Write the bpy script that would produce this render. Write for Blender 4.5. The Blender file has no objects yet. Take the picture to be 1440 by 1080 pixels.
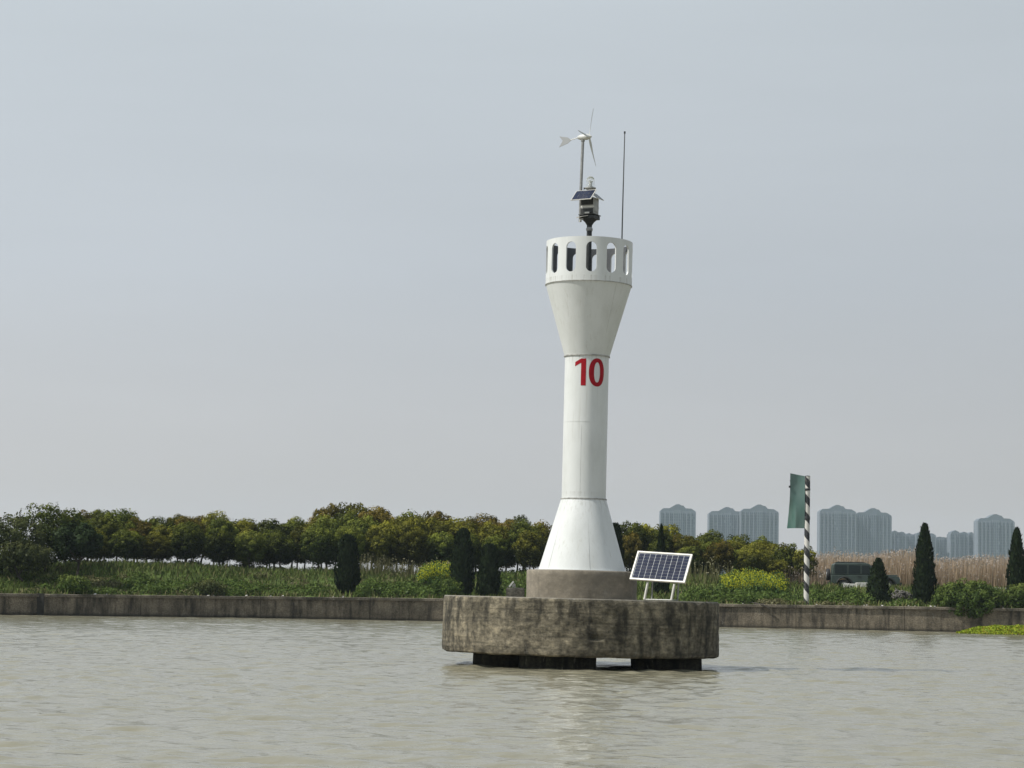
import bpy, math, random
import numpy as np
from mathutils import Matrix, Vector, noise as mnoise

random.seed(7)
RNG = np.random.default_rng(7)
R = math.radians
sc = bpy.context.scene
col = sc.collection

# ------------------------------------------------------------------ camera
FPX, CAM_H = 3200.0, 1.454            # focal length in photo pixels (1440 wide), eye height above the water
ROLL, PITCH = R(1.15), R(5.356)
cam_d = bpy.data.cameras.new('camera')
cam = bpy.data.objects.new('camera', cam_d)
col.objects.link(cam)
cam_d.sensor_width = 36.0
cam_d.lens = 36.0 * FPX / 1440.0
cam_d.clip_start, cam_d.clip_end = 0.5, 6000
c_f = Vector((0, math.cos(PITCH), math.sin(PITCH)))
u0 = Vector((0, -math.sin(PITCH), math.cos(PITCH)))
c_r = Vector((1, 0, 0)) * math.cos(ROLL) + u0 * math.sin(ROLL)
c_u = u0 * math.cos(ROLL) - Vector((1, 0, 0)) * math.sin(ROLL)
CAM = Vector((0, 0, CAM_H))
cam.matrix_world = Matrix(((c_r.x, c_u.x, -c_f.x, CAM.x), (c_r.y, c_u.y, -c_f.y, CAM.y),
                           (c_r.z, c_u.z, -c_f.z, CAM.z), (0, 0, 0, 1)))
sc.camera = cam

# ------------------------------------------------------------------ world and sun
SUN_AZ, SUN_EL = R(-104), R(50)         # azimuth measured from +Y towards +X: the sun stands to the left
w = bpy.data.worlds.new('World')
sc.world = w
w.use_nodes = True
nt = w.node_tree
nt.nodes.clear()
def N(t, typ, **kw):
    n = t.nodes.new(typ)
    for k, v in kw.items():
        setattr(n, k, v)
    return n
out = N(nt, 'ShaderNodeOutputWorld')
sky = N(nt, 'ShaderNodeTexSky', sky_type='NISHITA', sun_disc=False)
sky.sun_elevation = SUN_EL
sky.sun_rotation = SUN_AZ
sky.air_density, sky.dust_density, sky.ozone_density = 1.0, 3.0, 1.0
bg1 = N(nt, 'ShaderNodeBackground')
bg1.inputs['Strength'].default_value = 0.1
bg2 = N(nt, 'ShaderNodeBackground')
bg2.inputs['Strength'].default_value = 1.0
tc = N(nt, 'ShaderNodeTexCoord')
sx = N(nt, 'ShaderNodeSeparateXYZ')
nt.links.new(tc.outputs['Generated'], sx.inputs[0])
rmp = N(nt, 'ShaderNodeValToRGB')
e = rmp.color_ramp.elements
e[0].position, e[0].color = 0.0, (0.565, 0.545, 0.532, 1)
e[1].position, e[1].color = 1.0, (0.40, 0.49, 0.60, 1)
for p, c in ((0.05, (0.550, 0.545, 0.548, 1)), (0.14, (0.545, 0.582, 0.622, 1)), (0.27, (0.585, 0.640, 0.680, 1)), (0.5, (0.53, 0.60, 0.66, 1))):
    q = e.new(p)
    q.color = c
nt.links.new(sx.outputs['Z'], rmp.inputs['Fac'])
# thin uneven cloud veil, a little brighter towards the sun's side
nz = N(nt, 'ShaderNodeTexNoise')
nz.inputs['Scale'].default_value = 2.2
nz.inputs['Detail'].default_value = 6
mp = N(nt, 'ShaderNodeMapping')
mp.inputs['Scale'].default_value = (1.3, 1.3, 9)
nt.links.new(tc.outputs['Generated'], mp.inputs[0])
nt.links.new(mp.outputs[0], nz.inputs['Vector'])
ma = N(nt, 'ShaderNodeMath', operation='MULTIPLY_ADD')
ma.inputs[1].default_value, ma.inputs[2].default_value = 0.16, 0.92
nt.links.new(nz.outputs['Fac'], ma.inputs[0])
mb = N(nt, 'ShaderNodeMath', operation='MULTIPLY_ADD')
mb.inputs[1].default_value = -0.30
nt.links.new(sx.outputs['X'], mb.inputs[0])
nt.links.new(ma.outputs[0], mb.inputs[2])
nt.links.new(rmp.outputs[0], bg2.inputs['Color'])
nt.links.new(mb.outputs[0], bg2.inputs['Strength'])
nt.links.new(sky.outputs[0], bg1.inputs['Color'])
mx = N(nt, 'ShaderNodeMixShader')
mx.inputs[0].default_value = 0.93
nt.links.new(bg1.outputs[0], mx.inputs[1])
nt.links.new(bg2.outputs[0], mx.inputs[2])
nt.links.new(mx.outputs[0], out.inputs[0])

sun_d = bpy.data.lights.new('sun', 'SUN')
sun_d.energy = 4.2
sun_d.angle = R(1.5)
sun_d.color = (1.0, 0.965, 0.90)
sun = bpy.data.objects.new('sun', sun_d)
col.objects.link(sun)
sdir = Vector((math.sin(SUN_AZ) * math.cos(SUN_EL), math.cos(SUN_AZ) * math.cos(SUN_EL), math.sin(SUN_EL)))
sun.rotation_euler = sdir.to_track_quat('Z', 'Y').to_euler()
sun.location = (-60, 40, 80)

sc.view_settings.view_transform = 'Standard'
sc.view_settings.look = 'None'
sc.view_settings.exposure = 0.0
sc.view_settings.gamma = 1.0
sc.view_settings.use_curve_mapping = False
sc.cycles.volume_bounces = 1
sc.cycles.max_bounces = 6
sc.cycles.transparent_max_bounces = 6

# ------------------------------------------------------------------ helpers
def ray(px, py):
    return (c_f * FPX + c_r * (px - 720) - c_u * (py - 540)).normalized()
def P(px, py, Y):
    d = ray(px, py)
    return CAM + d * (Y / d.y)
def horizon(px):
    return 842 + (px - 817) * math.tan(ROLL)

def lin(h):
    return tuple((v / 255 / 12.92 if v / 255 <= 0.04045 else ((v / 255 + 0.055) / 1.055) ** 2.4) for v in h)

class MB:
    def __init__(self):
        self.v, self.f = [], []
    def add(self, vs, fs):
        o = len(self.v)
        self.v.extend([tuple(a) for a in vs])
        self.f.extend([tuple(i + o for i in f) for f in fs])
        return self
    def box(self, c, s, m=None):
        x, y, z = s[0] / 2, s[1] / 2, s[2] / 2
        vs = [Vector((a, b, d)) for a in (-x, x) for b in (-y, y) for d in (-z, z)]
        if m is not None:
            vs = [m @ v for v in vs]
        vs = [v + Vector(c) for v in vs]
        return self.add(vs, [(0, 1, 3, 2), (4, 6, 7, 5), (0, 4, 5, 1), (2, 3, 7, 6), (0, 2, 6, 4), (1, 5, 7, 3)])
    def tube(self, pts, rad, n=8, caps=True):
        pts = [Vector(p) for p in pts]
        if not hasattr(rad, '__len__'):
            rad = [rad] * len(pts)
        vs, fs = [], []
        up = Vector((0, 0, 1))
        for i, p in enumerate(pts):
            d = (pts[min(i + 1, len(pts) - 1)] - pts[max(i - 1, 0)]).normalized()
            a = d.cross(up if abs(d.z) < 0.95 else Vector((1, 0, 0))).normalized()
            b = d.cross(a)
            for k in range(n):
                t = 2 * math.pi * k / n
                vs.append(p + (a * math.cos(t) + b * math.sin(t)) * rad[i])
        for i in range(len(pts) - 1):
            for k in range(n):
                k2 = (k + 1) % n
                fs.append((i * n + k, i * n + k2, (i + 1) * n + k2, (i + 1) * n + k))
        if caps:
            fs.append(tuple(range(n - 1, -1, -1)))
            fs.append(tuple((len(pts) - 1) * n + k for k in range(n)))
        return self.add(vs, fs)
    def lathe(self, prof, n=48, cap=True, c=(0, 0, 0)):
        vs, fs = [], []
        for r, z in prof:
            for k in range(n):
                t = 2 * math.pi * k / n
                vs.append((c[0] + r * math.cos(t), c[1] + r * math.sin(t), c[2] + z))
        for i in range(len(prof) - 1):
            for k in range(n):
                k2 = (k + 1) % n
                fs.append((i * n + k, i * n + k2, (i + 1) * n + k2, (i + 1) * n + k))
        if cap:
            fs.append(tuple(range(n - 1, -1, -1)))
            fs.append(tuple((len(prof) - 1) * n + k for k in range(n)))
        return self.add(vs, fs)
    def prism(self, poly, y0, y1, inset=0.0):
        """polygon in x,z extruded along y"""
        n = len(poly)
        cx = sum(p[0] for p in poly) / n
        vs = [(x, y0, z) for x, z in poly] + [(x, y1, z) for x, z in poly]
        fs = [tuple(range(n)), tuple(range(2 * n - 1, n - 1, -1))]
        for k in range(n):
            k2 = (k + 1) % n
            fs.append((k2, k, n + k, n + k2))
        return self.add(vs, fs)
    def build(self, name, mat, parent=None, smooth=40, loc=None):
        me = bpy.data.meshes.new(name)
        me.from_pydata(self.v, [], self.f)
        me.materials.append(mat)
        if smooth:
            me.polygons.foreach_set('use_smooth', [True] * len(me.polygons))
            me.set_sharp_from_angle(angle=R(smooth))
        me.validate()
        me.update()
        o = bpy.data.objects.new(name, me)
        col.objects.link(o)
        if parent is not None:
            o.parent = parent
        if loc is not None:
            o.location = loc
        return o

def np_mesh(name, V, F, mat, tint=None, parent=None, smooth=False):
    V = np.asarray(V, dtype=np.float32)
    F = np.asarray(F, dtype=np.int32)
    me = bpy.data.meshes.new(name)
    me.vertices.add(len(V))
    me.vertices.foreach_set('co', V.ravel())
    k = F.shape[1]
    me.loops.add(F.size)
    me.loops.foreach_set('vertex_index', F.ravel())
    me.polygons.add(len(F))
    me.polygons.foreach_set('loop_start', np.arange(0, F.size, k, dtype=np.int32))
    if smooth:
        me.polygons.foreach_set('use_smooth', np.ones(len(F), dtype=bool))
    if tint is not None:
        a = me.attributes.new('tint', 'FLOAT_COLOR', 'POINT')
        T = np.ones((len(V), 4), dtype=np.float32)
        T[:, :tint.shape[1]] = tint
        a.data.foreach_set('color', T.ravel())
    me.update(calc_edges=True)
    me.materials.append(mat)
    o = bpy.data.objects.new(name, me)
    col.objects.link(o)
    if parent is not None:
        o.parent = parent
    return o

def tag(o, label=None, cat=None, group=None, kind=None):
    if label: o['label'] = label
    if cat: o['category'] = cat
    if group: o['group'] = group
    if kind: o['kind'] = kind
    return o
def thing(name, label, cat, loc=(0, 0, 0), rz=0.0, group=None, mat=None):
    o = bpy.data.objects.new(name, None)
    o.empty_display_size = 0.2
    col.objects.link(o)
    if mat is not None:
        o.matrix_world = mat
    else:
        o.location = loc
        o.rotation_euler = (0, 0, rz)
    return tag(o, label, cat, group)
def copy_tree(o, parent=None):
    c = o.copy()
    col.objects.link(c)
    if parent is not None:
        c.parent = parent
    for ch in list(o.children):
        copy_tree(ch, c)
    return c

# ------------------------------------------------------------------ materials
def mat(name, color=(0.5, 0.5, 0.5), rough=0.6, metal=0.0, spec=0.5, noise=0.0, nscale=5.0, bump=0.0, bscale=20.0):
    m = bpy.data.materials.new(name)
    m.use_nodes = True
    t = m.node_tree
    b = t.nodes['Principled BSDF']
    b.inputs['Base Color'].default_value = (*color, 1)
    b.inputs['Roughness'].default_value = rough
    b.inputs['Metallic'].default_value = metal
    b.inputs['Specular IOR Level'].default_value = spec
    if noise > 0:
        g = N(t, 'ShaderNodeTexCoord')
        n = N(t, 'ShaderNodeTexNoise')
        n.inputs['Scale'].default_value = nscale
        n.inputs['Detail'].default_value = 6
        t.links.new(g.outputs['Object'], n.inputs['Vector'])
        mr = N(t, 'ShaderNodeMapRange')
        mr.inputs[1].default_value, mr.inputs[2].default_value = 0.3, 0.7
        mr.inputs[3].default_value, mr.inputs[4].default_value = 1 - noise, 1 + noise
        t.links.new(n.outputs['Fac'], mr.inputs[0])
        vm = N(t, 'ShaderNodeVectorMath', operation='SCALE')
        vm.inputs[0].default_value = color
        t.links.new(mr.outputs[0], vm.inputs['Scale'])
        t.links.new(vm.outputs[0], b.inputs['Base Color'])
    if bump > 0:
        g = N(t, 'ShaderNodeTexCoord')
        n = N(t, 'ShaderNodeTexNoise')
        n.inputs['Scale'].default_value = bscale
        n.inputs['Detail'].default_value = 5
        t.links.new(g.outputs['Object'], n.inputs['Vector'])
        bp = N(t, 'ShaderNodeBump')
        bp.inputs['Strength'].default_value = bump
        bp.inputs['Distance'].default_value = 0.03
        t.links.new(n.outputs['Fac'], bp.inputs['Height'])
        t.links.new(bp.outputs[0], b.inputs['Normal'])
    return m

def noise_node(t, vec, scale, detail=5, mscale=None, rough=0.55):
    n = N(t, 'ShaderNodeTexNoise')
    n.inputs['Scale'].default_value = scale
    n.inputs['Detail'].default_value = detail
    n.inputs['Roughness'].default_value = rough
    if mscale:
        mm = N(t, 'ShaderNodeMapping')
        mm.inputs['Scale'].default_value = mscale
        t.links.new(vec, mm.inputs[0])
        vec = mm.outputs[0]
    t.links.new(vec, n.inputs['Vector'])
    return n.outputs['Fac']
def ramp(t, fac, stops):
    r = N(t, 'ShaderNodeValToRGB')
    el = r.color_ramp.elements
    el[0].position, el[0].color = stops[0][0], (*stops[0][1], 1)
    el[1].position, el[1].color = stops[-1][0], (*stops[-1][1], 1)
    for p, c in stops[1:-1]:
        q = el.new(p)
        q.color = (*c, 1)
    t.links.new(fac, r.inputs['Fac'])
    return r.outputs['Color']
def mixc(t, fac, a, b, mode='MIX'):
    m = N(t, 'ShaderNodeMix', data_type='RGBA', blend_type=mode)
    for s, v in ((m.inputs[0], fac), (m.inputs[6], a), (m.inputs[7], b)):
        if hasattr(v, 'is_linked') or hasattr(v, 'links'):
            t.links.new(v, s)
        else:
            s.default_value = v if not hasattr(v, '__len__') else (*v, 1)[:4]
    return m.outputs[2]
def mrange(t, v, a, b, c=0.0, d=1.0):
    m = N(t, 'ShaderNodeMapRange')
    m.inputs[1].default_value, m.inputs[2].default_value = a, b
    m.inputs[3].default_value, m.inputs[4].default_value = c, d
    t.links.new(v, m.inputs[0])
    return m.outputs[0]
def fmath(t, op, a, b):
    m = N(t, 'ShaderNodeMath', operation=op)
    for s, v in ((m.inputs[0], a), (m.inputs[1], b)):
        if hasattr(v, 'links'):
            t.links.new(v, s)
        else:
            s.default_value = v
    return m.outputs[0]

def concrete(name, light, dark, black, amt_black=(0.45, 0.62), streak=(7, 7, 0.7), edge_z=None, lines=0.0, wet=None, fs=14, fc=1.0, rim=None):
    m = mat(name, light, 0.92, spec=0.25)
    t = m.node_tree
    b = t.nodes['Principled BSDF']
    g = N(t, 'ShaderNodeTexCoord').outputs['Object']
    blot = noise_node(t, g, 1.1, 8, None, 0.62)
    c = mixc(t, mrange(t, blot, 0.36, 0.64), light, dark)
    st = noise_node(t, g, 1.0, 6, streak, 0.6)
    c = mixc(t, mrange(t, st, amt_black[0], amt_black[1], 0, 0.85), c, black)
    fine = noise_node(t, g, fs, 8, (1, 1, 1.5), 0.72)
    c = mixc(t, 1.0, c, ramp(t, fine, [(0.3, (1 - 0.6 * fc,) * 3), (0.5, (0.95, 0.95, 0.95)), (0.7, (1 + 0.7 * fc, 1 + 0.67 * fc, 1 + 0.6 * fc))]), 'MULTIPLY')
    pale = noise_node(t, g, 2.4, 7, (2.5, 2.5, 0.9), 0.7)      # lime streaks
    c = mixc(t, mrange(t, pale, 0.6, 0.72, 0, 0.5), c, (0.33, 0.31, 0.26))
    sp = N(t, 'ShaderNodeSeparateXYZ')
    t.links.new(g, sp.inputs[0])
    if lines:
        wv = noise_node(t, g, 1.0, 2, (0.35, 0.35, 16), 0.4)     # board-marked courses
        c = mixc(t, mrange(t, wv, 0.52, 0.62, 0, lines), c, black)
    if wet:
        wob = fmath(t, 'ADD', sp.outputs['Z'], fmath(t, 'MULTIPLY', blot, 0.25))
        c = mixc(t, mrange(t, wob, wet[0], wet[1], 0.9, 0.0), c, wet[2])
    if rim:
        wob = fmath(t, 'ADD', sp.outputs['Z'], fmath(t, 'MULTIPLY', pale, 0.06))
        c = mixc(t, mrange(t, wob, rim[0], rim[0] + 0.02, 0, 0.8), c, rim[1])
    t.links.new(c, b.inputs['Base Color'])
    bp = N(t, 'ShaderNodeBump')
    bp.inputs['Strength'].default_value = 0.7 * fc
    bp.inputs['Distance'].default_value = 0.03
    hgt = fmath(t, 'ADD', fine, fmath(t, 'MULTIPLY', blot, 1.5))
    t.links.new(hgt, bp.inputs['Height'])
    t.links.new(bp.outputs[0], b.inputs['Normal'])
    return m

def foliage(name, ca, cb, tip, trans=0.25, vary=0.42):
    m = bpy.data.materials.new(name)
    m.use_nodes = True
    t = m.node_tree
    t.nodes.clear()
    o = N(t, 'ShaderNodeOutputMaterial')
    at = N(t, 'ShaderNodeAttribute', attribute_name='tint')
    sp = N(t, 'ShaderNodeSeparateColor')
    t.links.new(at.outputs['Color'], sp.inputs[0])
    c = mixc(t, sp.outputs[0], ca, cb)
    c = mixc(t, sp.outputs[1], c, tip)
    oi = N(t, 'ShaderNodeObjectInfo')
    vm = N(t, 'ShaderNodeVectorMath', operation='SCALE')
    t.links.new(c, vm.inputs[0])
    t.links.new(mrange(t, oi.outputs['Random'], 0, 1, 1 - vary, 1 + vary), vm.inputs['Scale'])
    d = N(t, 'ShaderNodeBsdfDiffuse')
    tr = N(t, 'ShaderNodeBsdfTranslucent')
    gl = N(t, 'ShaderNodeBsdfGlossy')
    gl.inputs['Roughness'].default_value = 0.45
    gl.inputs['Color'].default_value = (0.6, 0.62, 0.6, 1)
    t.links.new(vm.outputs[0], d.inputs['Color'])
    t.links.new(vm.outputs[0], tr.inputs['Color'])
    x = N(t, 'ShaderNodeMixShader')
    x.inputs[0].default_value = trans
    t.links.new(d.outputs[0], x.inputs[1])
    t.links.new(tr.outputs[0], x.inputs[2])
    y = N(t, 'ShaderNodeMixShader')
    y.inputs[0].default_value = 0.010
    t.links.new(x.outputs[0], y.inputs[1])
    t.links.new(gl.outputs[0], y.inputs[2])
    t.links.new(y.outputs[0], o.inputs[0])
    return m

M = {}
M['platform'] = concrete('platform_concrete', (0.25, 0.218, 0.155), (0.115, 0.102, 0.073), (0.030, 0.028, 0.022),
                         (0.43, 0.63), (4, 4, 1.3), lines=0.35, fs=7, fc=1.25, rim=(1.46, (0.27, 0.25, 0.21)))
M['plinth'] = concrete('plinth_concrete', (0.255, 0.225, 0.178), (0.180, 0.158, 0.122), (0.09, 0.082, 0.064), (0.55, 0.8), (3, 3, 0.8), fs=5, fc=0.4)
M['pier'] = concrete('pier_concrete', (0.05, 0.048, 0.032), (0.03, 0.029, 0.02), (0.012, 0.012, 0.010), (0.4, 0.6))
M['quay'] = concrete('quay_concrete', (0.235, 0.198, 0.145), (0.120, 0.102, 0.074), (0.032, 0.029, 0.023), (0.46, 0.66), (2.4, 2.4, 0.4),
                     wet=(0.14, 0.32, (0.022, 0.02, 0.015)))
M['quay_cap'] = concrete('quay_cap_concrete', (0.25, 0.215, 0.165), (0.15, 0.13, 0.095), (0.05, 0.047, 0.035), (0.45, 0.65), (1, 1, 1))
M['steel'] = mat('galvanised_steel', (0.30, 0.30, 0.29), 0.5, 0.6, noise=0.25, nscale=12)
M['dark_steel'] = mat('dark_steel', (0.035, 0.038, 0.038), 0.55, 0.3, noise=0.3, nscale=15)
M['rod'] = mat('grey_rod', (0.10, 0.105, 0.105), 0.6)
M['tail'] = mat('grey_vane', (0.34, 0.35, 0.35), 0.6)
M['grey_paint'] = mat('grey_paint', (0.33, 0.33, 0.31), 0.5, noise=0.2, nscale=10)
M['white_metal'] = mat('white_metal', (0.62, 0.62, 0.58), 0.45, noise=0.12, nscale=9)
M['alu'] = mat('aluminium_frame', (0.60, 0.58, 0.52), 0.4, 0.2, noise=0.1, nscale=9)
M['red'] = mat('red_vinyl', (0.33, 0.004, 0.012), 0.6, spec=0.2, noise=0.12, nscale=8)
M['tile_back'] = mat('panel_backsheet', (0.50, 0.51, 0.52), 0.5)
M['deck'] = mat('deck_steel', (0.22, 0.22, 0.21), 0.7, noise=0.2)
M['black'] = mat('black_rubber', (0.018, 0.018, 0.018), 0.7)
M['trunk'] = mat('bark', (0.05, 0.042, 0.032), 0.95, noise=0.4, nscale=6)
M['stone'] = mat('stone', (0.13, 0.12, 0.105), 0.9, noise=0.6, nscale=3, bump=0.5)
M['pale_stone'] = mat('pale_stone', (0.62, 0.60, 0.56), 0.85, noise=0.2, nscale=3, bump=0.4)
M['block'] = concrete('block_concrete', (0.15, 0.145, 0.12), (0.09, 0.085, 0.07), (0.05, 0.05, 0.042), (0.5, 0.7))

def white_paint(name, base=(0.70, 0.715, 0.70)):
    m = mat(name, base, 0.42, spec=0.4)
    t = m.node_tree
    b = t.nodes['Principled BSDF']
    g = N(t, 'ShaderNodeTexCoord').outputs['Object']
    soft = noise_node(t, g, 1.6, 5, (1, 1, 0.5), 0.6)
    c = mixc(t, mrange(t, soft, 0.35, 0.7, 0, 0.5), base, (0.60, 0.62, 0.585))
    st = noise_node(t, g, 1.0, 5, (16, 16, 0.55), 0.65)
    c = mixc(t, mrange(t, st, 0.58, 0.76, 0, 0.5), c, (0.43, 0.41, 0.35))
    big = noise_node(t, g, 0.9, 6, (2.2, 2.2, 0.8), 0.6)
    c = mixc(t, mrange(t, big, 0.5, 0.72, 0, 0.45), c, (0.50, 0.51, 0.48))
    sp = N(t, 'ShaderNodeSeparateXYZ')
    t.links.new(g, sp.inputs[0])
    drip = noise_node(t, g, 1.0, 4, (22, 22, 0.8), 0.6)          # grime that runs down from the joints
    for zj, ln in ((3.61, 0.45), (3.76, 0.12), (6.74, 0.25), (8.42, 0.22)):
        band = fmath(t, 'MULTIPLY', mrange(t, sp.outputs['Z'], zj - ln, zj), fmath(t, 'LESS_THAN', sp.outputs['Z'], zj))
        c = mixc(t, fmath(t, 'MULTIPLY', band, mrange(t, drip, 0.50, 0.72, 0, 0.65)), c, (0.30, 0.28, 0.23))
    fi = noise_node(t, g, 30, 6, (1, 1, 0.6), 0.7)
    c = mixc(t, mrange(t, fi, 0.62, 0.8, 0, 0.3), c, (0.40, 0.37, 0.31))
    t.links.new(c, b.inputs['Base Color'])
    bp = N(t, 'ShaderNodeBump')
    bp.inputs['Strength'].default_value = 0.12
    bp.inputs['Distance'].default_value = 0.02
    t.links.new(soft, bp.inputs['Height'])
    t.links.new(bp.outputs[0], b.inputs['Normal'])
    return m
M['paint'] = white_paint('white_tower_paint')
M['plate_seam'] = mat('plate_seam', (0.50, 0.50, 0.47), 0.6, noise=0.25, nscale=6)
M['seam'] = mat('seam_dirt', (0.36, 0.355, 0.33), 0.7, noise=0.35, nscale=12)

m = mat('solar_cell', (0.012, 0.016, 0.040), 0.22, spec=0.6)
t = m.node_tree
oi = N(t, 'ShaderNodeObjectInfo')
t.links.new(ramp(t, oi.outputs['Random'], [(0, (0.010, 0.014, 0.035)), (0.5, (0.018, 0.024, 0.050)), (1, (0.028, 0.030, 0.050))]),
            t.nodes['Principled BSDF'].inputs['Base Color'])
m.node_tree.nodes['Principled BSDF'].inputs['Specular IOR Level'].default_value = 0.25
M['cell'] = m
m = mat('glass_dome', (0.9, 0.92, 0.92), 0.05)
b = m.node_tree.nodes['Principled BSDF']
b.inputs['Transmission Weight'].default_value = 0.85
b.inputs['IOR'].default_value = 1.2
M['glass'] = m
M['car_glass'] = mat('car_glass', (0.014, 0.022, 0.022), 0.3, spec=0.3)
M['car_paint'] = mat('dull_green_car_paint', (0.042, 0.060, 0.050), 0.45, noise=0.2, nscale=2)

# leaves
M['leaf_green'] = foliage('dark_green_leaves', (0.013, 0.024, 0.007), (0.038, 0.054, 0.013), (0.17, 0.19, 0.026), 0.12)
M['leaf_olive'] = foliage('olive_leaves', (0.026, 0.034, 0.008), (0.074, 0.076, 0.016), (0.25, 0.235, 0.026), 0.14)
M['leaf_russet'] = foliage('russet_tipped_leaves', (0.030, 0.032, 0.009), (0.076, 0.070, 0.015), (0.22, 0.160, 0.027), 0.14)
M['leaf_bright'] = foliage('bright_green_leaves', (0.025, 0.040, 0.008), (0.075, 0.096, 0.017), (0.19, 0.20, 0.032), 0.15)
M['leaf_grey'] = foliage('grey_green_leaves', (0.032, 0.044, 0.016), (0.070, 0.085, 0.030), (0.14, 0.145, 0.045))
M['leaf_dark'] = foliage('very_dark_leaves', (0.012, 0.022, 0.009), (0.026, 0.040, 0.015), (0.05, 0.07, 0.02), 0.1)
M['leaf_cypress'] = foliage('cypress_needles', (0.010, 0.018, 0.008), (0.020, 0.034, 0.013), (0.035, 0.045, 0.018), 0.1, 0.15)
M['leaf_bush'] = foliage('glossy_bush_leaves', (0.030, 0.055, 0.013), (0.080, 0.120, 0.026), (0.17, 0.20, 0.045), 0.3)
M['leaf_lime'] = foliage('lime_water_plants', (0.17, 0.235, 0.018), (0.33, 0.39, 0.028), (0.42, 0.33, 0.05), 0.3)
M['rape'] = foliage('rapeseed', (0.045, 0.085, 0.025), (0.085, 0.13, 0.032), (0.40, 0.40, 0.028), 0.25)
M['reed'] = foliage('dry_reeds', (0.22, 0.160, 0.100), (0.37, 0.285, 0.195), (0.32, 0.28, 0.24), 0.3)
M['stalk'] = foliage('dry_stalks', (0.09, 0.09, 0.035), (0.19, 0.18, 0.08), (0.30, 0.28, 0.17), 0.25)

def grass_mat(name, blades):
    m = bpy.data.materials.new(name)
    m.use_nodes = True
    t = m.node_tree
    b = t.nodes['Principled BSDF']
    b.inputs['Roughness'].default_value = 0.9
    b.inputs['Specular IOR Level'].default_value = 0.15
    g = N(t, 'ShaderNodeTexCoord').outputs['Object']
    a = noise_node(t, g, 0.22, 5, (1, 1, 1), 0.6)
    c = ramp(t, a, [(0.30, (0.058, 0.082, 0.020)), (0.45, (0.100, 0.125, 0.030)), (0.56, (0.088, 0.130, 0.028)), (0.70, (0.130, 0.138, 0.042))])
    a2 = noise_node(t, g, 0.9, 4)
    c = mixc(t, mrange(t, a2, 0.4, 0.65, 0, 0.5), c, (0.055, 0.085, 0.024))
    if blades:
        at = N(t, 'ShaderNodeAttribute', attribute_name='tint')
        sp = N(t, 'ShaderNodeSeparateColor')
        t.links.new(at.outputs['Color'], sp.inputs[0])
        vm = N(t, 'ShaderNodeVectorMath', operation='SCALE')
        t.links.new(c, vm.inputs[0])
        t.links.new(mrange(t, sp.outputs[0], 0, 1, 0.55, 1.5), vm.inputs['Scale'])
        c = mixc(t, sp.outputs[1], vm.outputs[0], (0.20, 0.17, 0.085))
    t.links.new(c, b.inputs['Base Color'])
    return m
M['grass'] = grass_mat('grass_blades', True)
M['soil'] = grass_mat('bank_soil', False)
M['path'] = mat('pale_path', (0.34, 0.31, 0.26), 0.95, noise=0.25, nscale=1.5)

# ------------------------------------------------------------------ water
def make_water():
    m = bpy.data.materials.new('silty_water')
    m.use_nodes = True
    t = m.node_tree
    b = t.nodes['Principled BSDF']
    g = N(t, 'ShaderNodeTexCoord').outputs['Object']
    silt = noise_node(t, g, 0.05, 4, (1, 1.6, 1), 0.6)
    t.links.new(ramp(t, silt, [(0.3, (0.215, 0.198, 0.135)), (0.7, (0.235, 0.218, 0.152))]), b.inputs['Base Color'])
    b.inputs['Roughness'].default_value = 0.10
    b.inputs['IOR'].default_value = 1.33
    n1 = noise_node(t, g, 4.2, 4, (0.7, 1.3, 1), 0.55)
    n2 = noise_node(t, g, 9.0, 3, (0.8, 1.2, 1), 0.5)
    h = fmath(t, 'ADD', n1, fmath(t, 'MULTIPLY', n2, 0.22))
    bp = N(t, 'ShaderNodeBump')
    bp.inputs['Strength'].default_value = 0.5
    bp.inputs['Distance'].default_value = 0.045
    t.links.new(h, bp.inputs['Height'])
    t.links.new(bp.outputs[0], b.inputs['Normal'])
    ys = [-120.0, -40.0, 0.0, 8.0, 14.0]
    y = 18.0
    while y < 134:
        ys.append(y)
        y += 0.062 + 0.0011 * (y - 18)
    ys += [134.5, 136, 140, 160, 200]
    ys = np.array(ys)
    u = np.concatenate([[-2600, -600, -160, -70], np.linspace(-1, 1, 481), [70, 160, 600, 2600]])
    X = np.zeros((len(ys), len(u)))
    half = np.clip(ys, 14, 134) * 0.27 + 1.0
    for j, uu in enumerate(u):
        X[:, j] = uu * half if abs(uu) <= 1 else uu
    Y = np.repeat(ys[:, None], len(u), 1)
    Z = np.zeros_like(X)
    rng = np.random.default_rng(3)
    rowstep = np.gradient(ys)[:, None]
    for i in range(84):
        lam = 0.22 * (6.5 ** rng.random())
        th = rng.normal(0, 0.55) + 0.25
        k = 2 * math.pi / lam
        slope = 0.0225 * (1.15 if lam < 0.7 else 0.6)
        amp = slope / k
        fade = np.clip((lam / (rowstep + 1e-6) - 2.5) / 3, 0, 1)
        Z += amp * fade * np.sin(k * (X * math.sin(th) + Y * math.cos(th)) + rng.random() * 6.28)
    Z = Z + 6.0 * Z * np.abs(Z)                      # peaked crests, flat troughs
    # gusts: calmer and rougher patches
    gust = 0.9 + 0.12 * np.sin(X * 0.23 + 1.3 + 0.8 * np.sin(Y * 0.11)) * np.sin(Y * 0.17 + 0.5 * np.sin(X * 0.13))
    Z *= gust
    Z[ys < 15, :] = 0
    Z[ys > 133.9, :] = 0
    nr, nc = X.shape
    V = np.stack([X, Y, Z], -1).reshape(-1, 3)
    idx = np.arange(nr * nc).reshape(nr, nc)
    F = np.stack([idx[:-1, :-1], idx[:-1, 1:], idx[1:, 1:], idx[1:, :-1]], -1).reshape(-1, 4)
    o = np_mesh('water', V, F, m, smooth=True)
    tag(o, 'murky grey-green lake water with small ripples', kind='structure')
make_water()

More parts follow.
